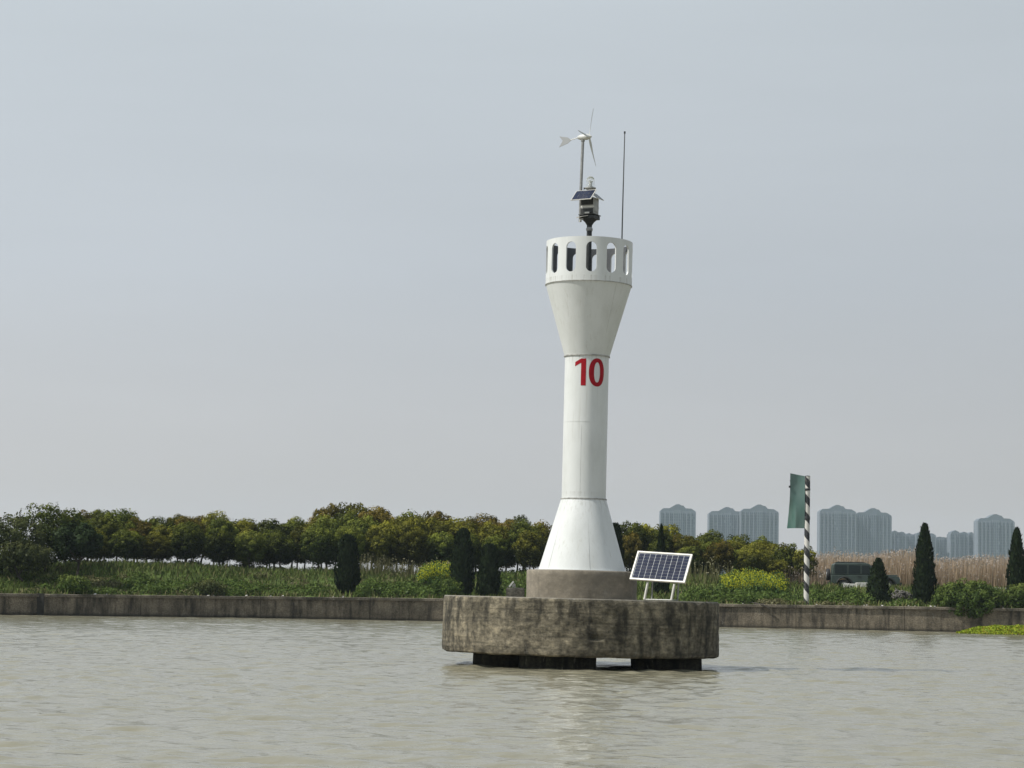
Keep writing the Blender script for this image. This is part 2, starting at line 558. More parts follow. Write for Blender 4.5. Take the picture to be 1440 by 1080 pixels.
# ------------------------------------------------------------------ the shore
WX = np.array([-2600., -160, -60, -40, -27, -14.7, -4.2, 13.4, 23.3, 40, 160, 2600])
WY = np.array([96., 96, 104, 113, 120, 129.5, 132.5, 131.0, 130, 130, 130, 130])
WZ = np.array([1.05, 1.05, 1.05, 1.07, 1.12, 1.22, 1.31, 1.33, 1.40, 1.42, 1.42, 1.42])
# smoothed so that the wall has no kinks
_xs = np.linspace(-160, 160, 1281)
_k = np.hanning(41); _k /= _k.sum()
_wy = np.interp(_xs, WX, WY); _wz = np.interp(_xs, WX, WZ)
_wy[20:-20] = np.convolve(_wy, _k, 'valid'); _wz[20:-20] = np.convolve(_wz, _k, 'valid')
def wall_y(x): return np.interp(x, _xs, _wy)
def wall_z(x): return np.interp(x, _xs, _wz)
def sstep(v): 
    v = np.clip(v, 0, 1)
    return v * v * (3 - 2 * v)
def ground_h(x, t):
    x = np.asarray(x, float); t = np.asarray(t, float)
    z0 = wall_z(x) - 0.02
    crest = 2.68 + 0.10 * np.sin(x * 0.21) + 0.06 * np.sin(x * 0.57 + 1)
    up = sstep(t / 13.5)
    z = z0 + (crest - z0) * up + 0.05 * np.sin(x * 1.3 + t) * np.clip(t / 3, 0, 1) * (t < 50)
    z = z - 0.34 * sstep((x - 15) / 3) * sstep((t - 10.6) / 0.8) * sstep((38 - t) / 8)
    z = z + (0.4 - z) * sstep((t - 38) / 14)
    return z
def gp(px, t, dz=0.0):
    """ground point on the bank at distance t behind the wall, seen at photo column px"""
    Y = 130.0
    for _ in range(20):
        p = P(px, horizon(px) - 25, Y)
        Y = float(wall_y(p.x)) + t
    return Vector((p.x, Y, float(ground_h(p.x, t)) + dz))

def make_ground():
    xs = np.concatenate([[-2600, -1200, -500, -250, -160, -110], np.arange(-75, 75.1, 0.6), [110, 160, 250, 500, 1200, 2600]])
    ts = np.concatenate([np.arange(0.25, 16, 0.35), np.arange(16, 56, 1.0), [60, 80, 140, 300, 700, 1300, 2400]])
    X, T = np.meshgrid(xs, ts)
    Z = ground_h(X, T)
    Z += np.where((T > 0.5) & (T < 50), 0.05 * RNG.standard_normal(X.shape), 0)
    Y = wall_y(X) + T
    V = np.stack([X, Y, Z], -1).reshape(-1, 3)
    nr, nc = X.shape
    idx = np.arange(nr * nc).reshape(nr, nc)
    F = np.stack([idx[:-1, :-1], idx[:-1, 1:], idx[1:, 1:], idx[1:, :-1]], -1).reshape(-1, 4)
    tag(np_mesh('ground', V, F, M['soil'], smooth=True), 'grassy embankment rising behind the quay wall', kind='structure')
make_ground()

# quay wall: cast panels with joints, coping on top
def make_quay():
    root = thing('quay_wall', 'long stained concrete quay wall along the far shore', 'wall', (0, 0, 0))
    joints = list(np.arange(-75, 76, 6.1))
    pj = gp(59, 0).x                                  # the wide dark joint near the left edge
    joints = sorted([j for j in joints if abs(j - pj) > 2.0] + [pj])
    capmesh = None
    for a, b in zip(joints[:-1], joints[1:]):
        n = 14
        xs = np.linspace(a + 0.012, b - 0.012, n)
        vs, fs = [], []
        for x in xs:
            y, z = float(wall_y(x)), float(wall_z(x)) - 0.16
            off = 0.035 * mnoise.noise(Vector((x * 0.6, 3, 0)))
            for (dy, zz) in ((off, -0.9), (off + 0.015, 0.45), (off + 0.05, z), (0.55, z), (0.55, -0.9)):
                vs.append((x, y + dy, zz))
        for i in range(n - 1):
            for k in range(5):
                k2 = (k + 1) % 5
                fs.append((i * 5 + k, (i + 1) * 5 + k, (i + 1) * 5 + k2, i * 5 + k2))
        fs.append((4, 3, 2, 1, 0))
        fs.append(tuple((n - 1) * 5 + k for k in range(5)))
        MB().add(vs, fs).build('wall_panel', M['quay'], root)
        vs, fs = [], []
        lip = 0.05 + 0.03 * random.random()
        for x in np.linspace(a + 0.01, b - 0.01, n):
            y, z = float(wall_y(x)), float(wall_z(x))
            j = 0.02 * mnoise.noise(Vector((x * 1.7, 9, 0)))
            for (dy, zz) in ((-lip + j, z - 0.157), (-lip + j * 2, z - 0.02 + j), (-lip + 0.03, z + j), (0.62, z), (0.62, z - 0.157)):
                vs.append((x, y + dy, zz))
        fs2 = []
        for i in range(n - 1):
            for k in range(5):
                k2 = (k + 1) % 5
                fs2.append((i * 5 + k, (i + 1) * 5 + k, (i + 1) * 5 + k2, i * 5 + k2))
        fs2.append((4, 3, 2, 1, 0))
        fs2.append(tuple((n - 1) * 5 + k for k in range(5)))
        MB().add(vs, fs2).build('coping', M['quay_cap'], root)
    x = pj
    y, z = float(wall_y(x)), float(wall_z(x))
    MB().box((x, y - 0.02, z / 2 - 0.4), (0.34, 0.2, z + 0.86)).build('joint_pillar', mat('dark_joint', (0.03, 0.028, 0.022), 0.9, noise=0.4), root)
make_quay()

# ------------------------------------------------------------------ foliage builders
def leaf_quads(C, Nrm, size, rng, aspect=0.6, flat=0.35):
    """diamond leaves around the centres C, facing about Nrm"""
    n = len(C)
    D = Nrm + rng.normal(0, 1, (n, 3)) * flat
    D /= np.linalg.norm(D, axis=1)[:, None] + 1e-9
    A = rng.normal(0, 1, (n, 3))
    A -= D * (A * D).sum(1)[:, None]
    A /= np.linalg.norm(A, axis=1)[:, None] + 1e-9
    B = np.cross(D, A)
    s = (size * (0.6 + 0.8 * rng.random(n)))[:, None] if np.isscalar(size) else size[:, None]
    V = np.stack([C - A * s * 0.5, C + B * s * 0.5 * aspect, C + A * s * 0.5, C - B * s * 0.5 * aspect], 1).reshape(-1, 3)
    F = np.arange(n * 4).reshape(n, 4)
    return V, F

def crown_points(rng, rx, ry, rz, n_clump, per, cr, bottom=-0.75):
    """clumps near the surface of an uneven ellipsoid"""
    pts, nrm, hgt = [], [], []
    gold = math.pi * (3 - math.sqrt(5))
    for i in range(n_clump):
        z = 1 - (i + 0.5) / n_clump * (1 - bottom)
        a = i * gold + rng.normal(0, 0.25)
        r = math.sqrt(max(0, 1 - z * z))
        k = 0.80 + 0.22 * rng.random()
        c = np.array([rx * r * math.cos(a), ry * r * math.sin(a), rz * z]) * k
        rr = cr * (0.55 + 0.75 * rng.random())
        d = rng.normal(0, 1, (per, 3))
        d /= np.linalg.norm(d, axis=1)[:, None]
        outw = c / (np.linalg.norm(c) + 1e-6)
        d += outw * 0.55
        d /= np.linalg.norm(d, axis=1)[:, None]
        q = c + d * rr * (0.55 + 0.65 * rng.random((per, 1)) ** 0.7) + rng.normal(0, 0.035, (per, 3))
        pts.append(q); nrm.append(d); hgt.append(np.full(per, rng.random()))
    k = n_clump * per // 4
    d = rng.normal(0, 1, (k, 3)); d /= np.linalg.norm(d, axis=1)[:, None]
    q = d * (rng.random((k, 1)) ** 0.4) * np.array([rx, ry, rz]) * 0.8
    q = q[q[:, 2] > rz * bottom]
    pts.append(q); nrm.append(q / (np.linalg.norm(q, axis=1)[:, None] + 1e-6)); hgt.append(np.full(len(q), 0.2))
    return np.concatenate(pts), np.concatenate(nrm), np.concatenate(hgt)

def crown_mesh(name, seed, rx, ry, rz, n_clump, per, cr, leaf, material, zc=0.0, tipamt=0.55, parent=None, bottom=-0.75, aspect=0.65):
    rng = np.random.default_rng(seed)
    Pp, Nn, H = crown_points(rng, rx, ry, rz, n_clump, per, cr, bottom)
    Pp = Pp + np.array([0, 0, zc])
    V, F = leaf_quads(Pp, Nn, leaf, rng, aspect, 0.30)
    n = len(Pp)
    up = (Pp[:, 2] - zc) / rz
    # young growth on outer shoots; lighter tint higher up also paints sunlit highlights
    g = np.clip((Nn[:, 2] * 0.75 + 0.1 + 0.75 * up) * tipamt * (0.3 + 1.2 * H) * (0.4 + rng.random(n)), 0, 1)
    tint = np.stack([np.clip(H * 0.6 + 0.4 * rng.random(n), 0, 1), g, rng.random(n)], 1)
    o = np_mesh(name, V, F, material, np.repeat(tint, 4, 0), parent)
    return o

def limb_mesh(seed, h_split, h_top, spread, r0, nl=5, lean=0.08):
    rng = random.Random(seed)
    mb = MB()
    pts = [(0, 0, -0.15)]
    x = y = 0
    for i in range(1, 5):
        x += rng.uniform(-lean, lean); y += rng.uniform(-lean, lean)
        pts.append((x, y, h_split * i / 4))
    mb.tube(pts, [r0 * 1.3, r0, r0 * 0.92, r0 * 0.85, r0 * 0.8], 7)
    base = Vector(pts[-1])
    for k in range(nl):
        a = 2 * math.pi * (k + rng.random() * 0.6) / nl
        s = spread * rng.uniform(0.5, 1.0)
        b = base - Vector((0, 0, h_split * 0.25 * rng.random()))
        e1 = b + Vector((math.cos(a) * s * 0.45, math.sin(a) * s * 0.45, (h_top - h_split) * 0.35))
        e2 = b + Vector((math.cos(a) * s, math.sin(a) * s, (h_top - h_split) * rng.uniform(0.6, 0.95)))
        mb.tube([b, e1, e2], [r0 * 0.6, r0 * 0.4, r0 * 0.14], 5)
        for q in range(2):
            a2 = a + rng.uniform(-1, 1)
            e3 = e1 + Vector((math.cos(a2) * s * 0.5, math.sin(a2) * s * 0.5, (h_top - h_split) * 0.3))
            mb.tube([e1, e3], [r0 * 0.3, r0 * 0.1], 4)
    return mb

# ------------------------------------------------------------------ orchard trees
def hide(o):
    for ch in list(o.children): hide(ch)
    bpy.data.objects.remove(o)
KINDS = ['leaf_green', 'leaf_olive', 'leaf_russet', 'leaf_bright']
protos = []
for s in range(9):
    r = thing('plantation_tree', None, None)
    limb_mesh(40 + s, 1.35, 3.1, 0.8, 0.075, lean=0.05).build('trunk', M['trunk'], r)
    rx = 1.12 + 0.12 * math.sin(s * 2.1)
    crown_mesh('crown', 100 + s, rx, rx, 1.48 + 0.1 * math.cos(s), 34, 200, 0.46, 0.14, M['leaf_green'], zc=2.52, parent=r,
               bottom=-0.9)
    protos.append(r)

prof = np.array([(-60, 720), (0, 724), (60, 722), (110, 724), (120, 727), (155, 719), (200, 727), (232, 731), (260, 722), (285, 724), (320, 723),
                 (345, 731), (365, 728), (390, 731), (420, 724), (437, 730), (455, 715), (475, 713), (490, 714), (500, 709), (520, 710), (540, 718),
                 (570, 720), (610, 722), (632, 732), (665, 731), (690, 728), (720, 729), (740, 722), (760, 735), (800, 735), (865, 740), (885, 728),
                 (905, 739), (940, 741), (965, 752), (985, 754), (1005, 747), (1030, 757), (1060, 757), (1085, 764), (1110, 770), (1130, 776), (1150, 790)])
def top_y(px): return float(np.interp(px, prof[:, 0], prof[:, 1]))

ORD = ['first', 'second', 'third', 'fourth', 'fifth', 'sixth', 'seventh', 'eighth', 'ninth', 'tenth', 'eleventh', 'twelfth', 'thirteenth',
       'fourteenth', 'fifteenth', 'sixteenth', 'seventeenth', 'eighteenth', 'nineteenth', 'twentieth', 'twenty-first', 'twenty-second',
       'twenty-third', 'twenty-fourth', 'twenty-fifth', 'twenty-sixth', 'twenty-seventh', 'twenty-eighth']
CW = {0: 'dark green', 1: 'olive', 2: 'russet-tinged', 3: 'bright green'}
ROWN = ['front', 'second', 'third', 'rearmost']
rt = random.Random(11)
used = set()
rows = []
for row, (t, base_gap, dtop, sx0) in enumerate([(15.0, 44, 19, 128), (19.5, 40, 10, 108), (24.5, 36, 3, 126), (30, 34, 0, 112)]):
    px = sx0
    while px < 765:
        rows.append((row, t, px + rt.uniform(-5, 5), dtop, 'left'))
        px += base_gap + rt.uniform(-5, 6)
    px = 884 + row * 7
    while px < 1112 + (3 - row) * 4:
        rows.append((row, t, px + rt.uniform(-4, 4), dtop * 0.8, 'right'))
        px += base_gap * 0.92 + rt.uniform(-4, 5)
count = {}
kind_over = {165: 0, 205: 1, 285: 2, 600: 3, 520: 1, 560: 2, 740: 1, 1000: 2}
for (row, t, px, dtop, side) in rows:
    i = rt.randrange(9)
    first = i not in used
    used.add(i)
    o = protos[i] if first else copy_tree(protos[i])
    g = gp(px, t)
    ty = top_y(px) + dtop + rt.uniform(-4, 7) * (1.3 if row < 2 else 1)
    top = P(px, ty, g.y)
    H = (top.z - g.z)
    o.location = g
    sz = H / 4.2
    swd = (0.84 if row == 0 else 0.9 if row == 1 else 1.0) * rt.uniform(0.88, 1.1) * (1.0 if side == 'left' else 0.92) * (0.6 + 0.4 * sz)
    o.scale = (swd, swd, sz)
    o.rotation_euler = (0, 0, rt.uniform(0, 6.28))
    kk = rt.choices([0, 1, 2, 3], [4.4, 4.2, 1.6, 2.4])[0]
    if row >= 2: kk = rt.choices([0, 1, 2, 3], [2.8, 4.6, 2.3, 1.9])[0]
    for kp, kv in kind_over.items():
        if abs(px - kp) < 16 and row == 0: kk = kv
    for ch in o.children:
        if ch.name.startswith('crown'):
            ch.material_slots[0].link = 'OBJECT'
            ch.material_slots[0].material = M[KINDS[kk]]
    key = (row, side)
    count[key] = count.get(key, 0) + 1
    side_txt = 'left of the beacon' if side == 'left' else 'right of the beacon'
    tag(o, f'{CW[kk]} round tree, {ORD[count[key]-1]} from left in {ROWN[row]} plantation row {side_txt}', 'tree',
        'round-crowned trees planted in rows on the bank')
for i in range(9):
    if i not in used: hide(protos[i])


# small olive tree standing just behind the striped pole, at the end of the rows
r = thing('small_tree', 'small olive tree directly behind the striped pole', 'tree', gp(1132, 16))
limb_mesh(71, 0.9, 1.9, 0.4, 0.07).build('trunk', M['trunk'], r)
crown_mesh('crown', 171, 0.62, 0.62, 0.95, 24, 90, 0.28, 0.13, M['leaf_olive'], zc=1.75, parent=r)
r = thing('small_tree', 'low dark tree at the right end of the plantation', 'tree', gp(1108, 17))
limb_mesh(72, 0.9, 1.9, 0.4, 0.07).build('trunk', M['trunk'], r)
crown_mesh('crown', 172, 0.95, 0.95, 1.0, 26, 100, 0.32, 0.13, M['leaf_green'], zc=1.75, parent=r)

# ---- left corner: loose, nearer trees
def loose_tree(px, t, ytop, halfw, label, seed, mname, shoots=0, leaf=0.13, cr=0.36, low=0.5, n=60, per=90, name='loose_leafed_tree'):
    g = gp(px, t)
    H = P(px, ytop, g.y).z - g.z
    r = thing(name, label, 'tree', g)
    limb_mesh(seed, H * 0.25, H * 0.85, halfw * 0.8, 0.08, nl=7, lean=0.12).build('trunk', M['trunk'], r)
    rz = (H - low) / 2
    crown_mesh('crown', seed, halfw, halfw, rz, n, per, cr, leaf, M[mname], zc=low + rz, parent=r, bottom=-0.95, tipamt=0.35)
    if shoots:
        rng = random.Random(seed + 5)
        rn = np.random.default_rng(seed)
        C = []
        for k in range(shoots):
            mb = MB()
            a = rng.uniform(-1, 1) * halfw * 0.85
            y0 = rng.uniform(-0.4, 0.4)
            z0 = low + rz + rz * 0.75 * math.sqrt(max(0.05, 1 - (a / halfw) ** 2))
            p0 = Vector((a, y0, z0 - 0.2))
            p1 = p0 + Vector((rng.uniform(-0.05, 0.35), 0, rng.uniform(0.6, 1.1)))
            mb.tube([p0, (p0 + p1) / 2 + Vector((0.05, 0, 0)), p1], [0.016, 0.012, 0.006], 4)
            mb.build('shoot', M['trunk'], r)
            for q in range(10):
                f = 0.25 + 0.75 * q / 9
                C.append(p0.lerp(p1, f) + Vector((rng.uniform(-.07, .07), rng.uniform(-.07, .07), rng.uniform(-.05, .05))))
        C = np.array([tuple(c) for c in C])
        V, F = leaf_quads(C, rn.normal(0, 1, C.shape), 0.14, rn, 0.5)
        np_mesh('shoot_leaves', V, F, M[mname], np.repeat(rn.random((len(C), 3)) * [1, 0.3, 1], 4, 0), r)
    return r
loose_tree(-28, 8.5, 735, 1.9, 'grey-green tree cut by the left edge of the photo', 311, 'leaf_grey', 4)
loose_tree(16, 7.5, 728, 1.7, 'sparse grey-green tree with thin leafy shoots sticking up at far left', 312, 'leaf_grey', 16)
loose_tree(62, 9.5, 714, 1.55, 'tall rounded green tree, highest crown at the left end', 313, 'leaf_green', 3, n=70)
loose_tree(96, 12, 724, 1.25, 'green tree with a pointed tuft between the tall rounded tree and the plantation', 314, 'leaf_green', 2)
loose_tree(34, 5.0, 768, 1.3, 'low bushy sapling in front of the tall trees at far left', 315, 'leaf_grey', 0, n=40, low=0.9)
r = thing('small_spreading_tree', 'small dark tree with a flat spreading crown near the quay at left', 'tree', gp(109, 4.2))
limb_mesh(81, 1.6, 2.6, 1.0, 0.075).build('trunk', M['trunk'], r)
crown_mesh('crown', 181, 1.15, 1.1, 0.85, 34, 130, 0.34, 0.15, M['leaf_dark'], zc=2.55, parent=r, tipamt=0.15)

# ------------------------------------------------------------------ cypresses
def cypress(px, t, ytop, halfw_px, label, seed, ybot=None, shape='flame', wid_pow=0.8, name='cypress', mname='leaf_cypress'):
    g = gp(px, t)
    Y = g.y
    H = P(px, ytop, Y).z - g.z
    rw = halfw_px * Y / FPX
    r = thing(name, label, 'cypress', g)
    rng = np.random.default_rng(seed)
    MB().tube([(0, 0, -0.2), (0, 0, H * 0.5)], [0.09, 0.04], 7).build('trunk', M['trunk'], r)
    def rad(f):
        if shape == 'flame':
            return rw * np.minimum(1, (1 - f) ** 0.52 * 1.02) * np.minimum(1, 0.78 + f * 1.6)
        if shape == 'column':
            return rw * np.minimum(1, (np.clip(1 - f, 0, 1)) ** 0.28 * 1.1) * np.minimum(1, (0.45 if px == 488 else 0.66) + f * 2.2)
        return rw * np.clip(1 - f, 0, 1) ** 0.85 * np.minimum(1, 0.8 + f * 1.5)
    n = int(2600 * H / 3.8)
    f = rng.random(n) ** 1.1
    a = rng.random(n) * 2 * math.pi
    lump = 1 + 0.10 * np.sin(a * 5 + f * 9 + seed) + 0.08 * np.sin(a * 3 - f * 17) + 0.075 * rng.normal(size=n) + 0.22 * (rng.random(n) < 0.05) * rng.random(n)
    rr = rad(f) * lump
    C = np.stack([rr * np.cos(a), rr * np.sin(a), 0.05 + f * H * 0.985], 1)
    Nn = np.stack([np.cos(a), np.sin(a), np.full(n, 0.25)], 1)
    D = Nn + rng.normal(0, 0.35, (n, 3)); D /= np.linalg.norm(D, axis=1)[:, None]
    up = np.array([0, 0, 1.0]) + rng.normal(0, 0.25, (n, 3)) + Nn * 0.35
    up /= np.linalg.norm(up, axis=1)[:, None]
    B = np.cross(D, up); B /= np.linalg.norm(B, axis=1)[:, None]
    s = (0.24 * (0.6 + 0.7 * rng.random(n)))[:, None]
    V = np.stack([C - up * s * 0.5, C + B * s * 0.22, C + up * s * 0.6, C - B * s * 0.22], 1).reshape(-1, 3)
    T = np.stack([rng.random(n), 0.5 * rng.random(n) ** 2, rng.random(n)], 1)
    F = np.arange(n * 4).reshape(n, 4)
    # dense inner sprays close the view
    k, m2 = 14, 12
    iv = []
    for i in range(k):
        ff = i / (k - 1)
        for j in range(m2):
            an = 2 * math.pi * j / m2
            q = float(rad(np.array(ff))) * 0.82 * (1 + 0.1 * math.sin(an * 5 + ff * 9 + seed))
            iv.append((q * math.cos(an), q * math.sin(an), 0.05 + ff * H * 0.95))
    nv = len(V)
    IF = []
    for i in range(k - 1):
        for j in range(m2):
            j2 = (j + 1) % m2
            IF.append((nv + i * m2 + j, nv + i * m2 + j2, nv + (i + 1) * m2 + j2, nv + (i + 1) * m2 + j))
    V = np.concatenate([V, np.array(iv)])
    T = np.concatenate([np.repeat(T, 4, 0), np.full((len(iv), 3), 0.3) * [1, 0, 1]])
    F = np.concatenate([F, np.array(IF)])
    np_mesh('foliage', V, F, M[mname], T, r)
    return r
cypress(488, 2.2, 753, 16.5, 'broad dark cypress standing alone left of the beacon', 1, shape='column')
cypress(650, 2.4, 744, 15, 'tall dark cypress just left of the beacon platform, taller of the two', 2, shape='column')
cypress(687, 2.0, 766, 14.5, 'short dark cypress nearest the left side of the beacon', 3, shape='column')
cypress(864, 5.0, 737, 12, 'dark cypress half hidden behind the beacon base', 4, shape='column')
cypress(929, 5.5, 739, 12, 'slim pointed cypress behind the solar panel', 5, shape='cone')
cypress(1235, 2.0, 787, 17.5, 'short stubby cypress in front of the green off-road car', 6, shape='flame')
cypress(1300, 2.6, 737, 17, 'tallest flame-shaped cypress right of the striped pole', 7, shape='flame')
cypress(1430, 2.6, 743, 15, 'tall cypress at the right edge of the photo', 8, shape='flame')

# ------------------------------------------------------------------ bank vegetation
def blades(name, X, T, hmin, hmax, wid, material, dry=0.1, seed=1, z=None, lean=0.35, tiprange=None, kind='stuff', label=None, parent=None, tintfn=None):
    rng = np.random.default_rng(seed)
    n = len(X)
    Y = wall_y(X) + T
    Z = (ground_h(X, T) if z is None else z) - 0.04
    h = hmin + (hmax - hmin) * rng.random(n) ** 1.5
    a = rng.random(n) * math.pi
    dx, dy = np.cos(a) * wid * 0.5, np.sin(a) * wid * 0.5
    lx, ly = rng.normal(0, lean, n) * h, rng.normal(0, lean, n) * h
    b0 = np.stack([X - dx, Y - dy, Z], 1); b1 = np.stack([X + dx, Y + dy, Z], 1)
    m0 = np.stack([X + dx * .9 + lx * .35, Y + dy * .9 + ly * .35, Z + h * .6], 1)
    m1 = np.stack([X - dx * .9 + lx * .35, Y - dy * .9 + ly * .35, Z + h * .6], 1)
    tp = np.stack([X + lx, Y + ly, Z + h], 1)
    tq = tp + np.stack([dx * 0.3, dy * 0.3, np.zeros(n)], 1)
    V = np.stack([b0, b1, m0, m1, tp, tq], 1).reshape(-1, 3)
    i = np.arange(n)[:, None] * 6
    F = np.concatenate([i + [0, 1, 2, 3], i + [3, 2, 5, 4]], 0)
    t = np.stack([rng.random(n), (rng.random(n) < dry) * (0.4 + 0.6 * rng.random(n)), rng.random(n)], 1)
    o = np_mesh(name, V, F, material, np.repeat(t, 6, 0), parent)
    tag(o, label, kind=kind)
    return o
n = 105000
X = RNG.uniform(-46, 44, n); T = 0.45 + 15.5 * RNG.random(n) ** 0.9
patch = 0.5 + 0.5 * np.sin(X * 0.9 + 2 * np.sin(T * 0.7)) * np.sin(T * 1.1 + X * 0.3)
keep = RNG.random(n) < 0.45 + 0.55 * patch
blades('bank_grass', X[keep], T[keep], 0.10, 0.48, 0.055, M['grass'], 0.15, 2, label='rough green and brown grass on the embankment')
n = 13000
X = RNG.uniform(-46, 20, n); T = RNG.uniform(9.5, 20, n)
blades('tall_grass', X, T, 0.2, 0.58, 0.05, M['grass'], 0.12, 3, lean=0.3, label='taller grass along the top of the bank in front of the trunks')
n = 2600
X = RNG.uniform(-38, 44, n)
blades('wall_top_grass', X, RNG.uniform(0.15, 0.9, n), 0.08, 0.34, 0.05, M['grass'], 0.5, 4, z=wall_z(X) + 0.03,
       label='dry tufts growing along the top of the quay wall')

def pxr(a, b, t):
    return gp(a, t).x, gp(b, t).x
def weeds(name, areas, leaf, material, label, seed, tip=0.25):
    rng = np.random.default_rng(seed)
    C, Nn = [], []
    for (pa, pb, t0, t1, h, n) in areas:
        xa, xb = pxr(pa, pb, (t0 + t1) / 2)
        n_m = max(3, int(n / 160))
        for _ in range(n_m):
            x0, t_0 = rng.uniform(xa, xb), rng.uniform(t0, t1)
            rr = rng.uniform(0.35, 0.85)
            hh = h * rng.uniform(0.55, 1.15)
            d = rng.normal(0, 1, (160, 3)); d[:, 2] = np.abs(d[:, 2]); d /= np.linalg.norm(d, axis=1)[:, None]
            q = d * np.array([rr, rr * 0.8, hh]) * (0.7 + 0.35 * rng.random((160, 1)))
            x = x0 + q[:, 0]; t = np.maximum(t_0 + q[:, 1], 0.1)
            C.append(np.stack([x, wall_y(x) + t, ground_h(x, t) + q[:, 2]], 1)); Nn.append(d)
    C = np.concatenate(C); Nn = np.concatenate(Nn)
    V, F = leaf_quads(C, Nn, leaf, rng, 0.7, 0.5)
    T = np.stack([rng.random(len(C)), tip * rng.random(len(C)), rng.random(len(C))], 1)
    return tag(np_mesh(name, V, F, material, np.repeat(T, 4, 0)), label, kind='stuff')
weeds('broadleaf_weeds', [(185, 270, 1.0, 5, 0.55, 7000), (270, 365, 0.6, 5, 0.6, 7000), (365, 470, 1, 6, 0.35, 5000), (505, 640, 0.6, 6, 0.6, 9500),
                          (700, 760, 0.8, 8, 0.7, 4500), (960, 1110, 0.6, 5, 0.65, 9000), (1138, 1220, 0.6, 6, 0.7, 6500), (0, 185, 0.6, 8, 0.35, 6000),
                          (1252, 1290, 0.5, 2, 0.4, 1500)],
      0.15, M['leaf_bush'], 'patches of bright broad-leaved weeds on the bank', 5)
weeds('brown_scrub', [(60, 190, 1.0, 7, 0.4, 3500), (245, 330, 0.5, 3.5, 0.45, 2200), (330, 470, 4, 11, 0.3, 2400), (500, 600, 6, 12, 0.4, 2000),
                      (1040, 1200, 0.3, 1.5, 0.35, 2600)],
      0.12, M['stalk'], 'brownish dead scrub between the green weeds', 6)
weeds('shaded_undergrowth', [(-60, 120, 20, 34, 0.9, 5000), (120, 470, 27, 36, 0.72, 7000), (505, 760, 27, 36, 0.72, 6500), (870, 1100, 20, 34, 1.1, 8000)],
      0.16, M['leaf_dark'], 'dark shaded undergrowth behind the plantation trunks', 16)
def rape(pa, pb, t0, t1, n, label, seed, hmax=1.35):
    rng = np.random.default_rng(seed)
    xa, xb = pxr(pa, pb, (t0 + t1) / 2)
    ns = n // 6
    x0 = rng.uniform(xa, xb, ns); t_0 = rng.uniform(t0, t1, ns)
    u = (x0 - xa) / (xb - xa)
    h = hmax * (0.55 + 0.45 * np.sin(np.clip(u, 0.03, 0.97) * math.pi) ** 0.5) * rng.uniform(0.7, 1.08, ns)
    C, G = [], []
    for k in range(9):
        f = (k + rng.random(ns)) / 9
        x = x0 + rng.normal(0, 0.10, ns); t = t_0 + rng.normal(0, 0.10, ns)
        C.append(np.stack([x, wall_y(x) + t, ground_h(x, t) + f * h], 1))
        G.append(np.where(f > 0.55, (rng.random(ns) < 0.8) * 1.0, 0.0))
    C = np.concatenate(C); G = np.concatenate(G)
    V, F = leaf_quads(C, rng.normal(0, 1, C.shape), np.where(G > 0.5, 0.062, 0.14) * rng.uniform(0.7, 1.3, len(C)), rng, 0.75, 1.0)
    T = np.stack([rng.random(len(C)), G, rng.random(len(C))], 1)
    tag(np_mesh('rapeseed_patch', V, F, M['rape'], np.repeat(T, 4, 0)), label, kind='stuff')
rape(590, 648, 6.5, 10, 9500, 'yellow flowering rapeseed left of the beacon', 21, 1.35)
rape(1018, 1100, 5.0, 8.5, 12500, 'yellow flowering rapeseed right of the solar panel', 22, 1.25)
rape(1088, 1104, 8, 12, 1000, 'thin yellow rapeseed by the last plantation trees', 23, 1.1)

def stems(name, pa, pb, t0, t1, n, h0, h1, wid, material, label, seed, plume=0.0, lean=0.05, zoff=0):
    rng = np.random.default_rng(seed)
    xa, xb = pxr(pa, pb, (t0 + t1) / 2)
    X = rng.uniform(xa, xb, n); T = rng.uniform(t0, t1, n)
    Y = wall_y(X) + T; Z = ground_h(X, T) + zoff
    env = 0.86 + 0.14 * np.sin(X * 0.9) * np.sin(X * 0.37 + 1)
    h = (h0 + (h1 - h0) * rng.random(n) ** 1.15) * env
    a = rng.random(n) * math.pi
    w_ = wid * (0.6 + 0.8 * rng.random(n))
    dx, dy = np.cos(a) * w_ * 0.5, np.sin(a) * w_ * 0.5
    lx, ly = rng.normal(0.04, lean, n) * h, rng.normal(0, lean, n) * h
    V = np.stack([np.stack([X - dx, Y - dy, Z], 1), np.stack([X + dx, Y + dy, Z], 1),
                  np.stack([X + lx + dx * .35, Y + ly + dy * .35, Z + h], 1), np.stack([X + lx - dx * .35, Y + ly - dy * .35, Z + h], 1)], 1).reshape(-1, 3)
    F = np.arange(n * 4).reshape(n, 4)
    hf = (h - h0) / (h1 - h0 + 1e-6)
    T0 = np.stack([rng.random(n), 0.5 * rng.random(n) ** 3, rng.random(n)], 1)
    Tt = np.repeat(T0, 4, 0)
    if plume > 0:
        sel = rng.random(n) < plume
        C = np.stack([X + lx, Y + ly, Z + h], 1)[sel]
        C = np.repeat(C, 3, 0) + rng.normal(0, 0.05, (sel.sum() * 3, 3)) * [1, 1, 2]
        V2, F2 = leaf_quads(C, rng.normal(0, 1, C.shape), 0.14, rng, 0.4, 1.0)
        T2 = np.stack([0.3 * rng.random(len(C)), np.full(len(C), 1.0), rng.random(len(C))], 1)
        F = np.concatenate([F, F2 + len(V)]); V = np.concatenate([V, V2]); Tt = np.concatenate([Tt, np.repeat(T2, 4, 0)])
    return tag(np_mesh(name, V, F, material, Tt), label, kind='stuff')
stems('reed_bed', 1140, 1490, 17, 33, 25000, 0.8, 2.9, 0.045, M['reed'], 'dense tan dry reeds on the right bank', 31, 0.35, 0.05)
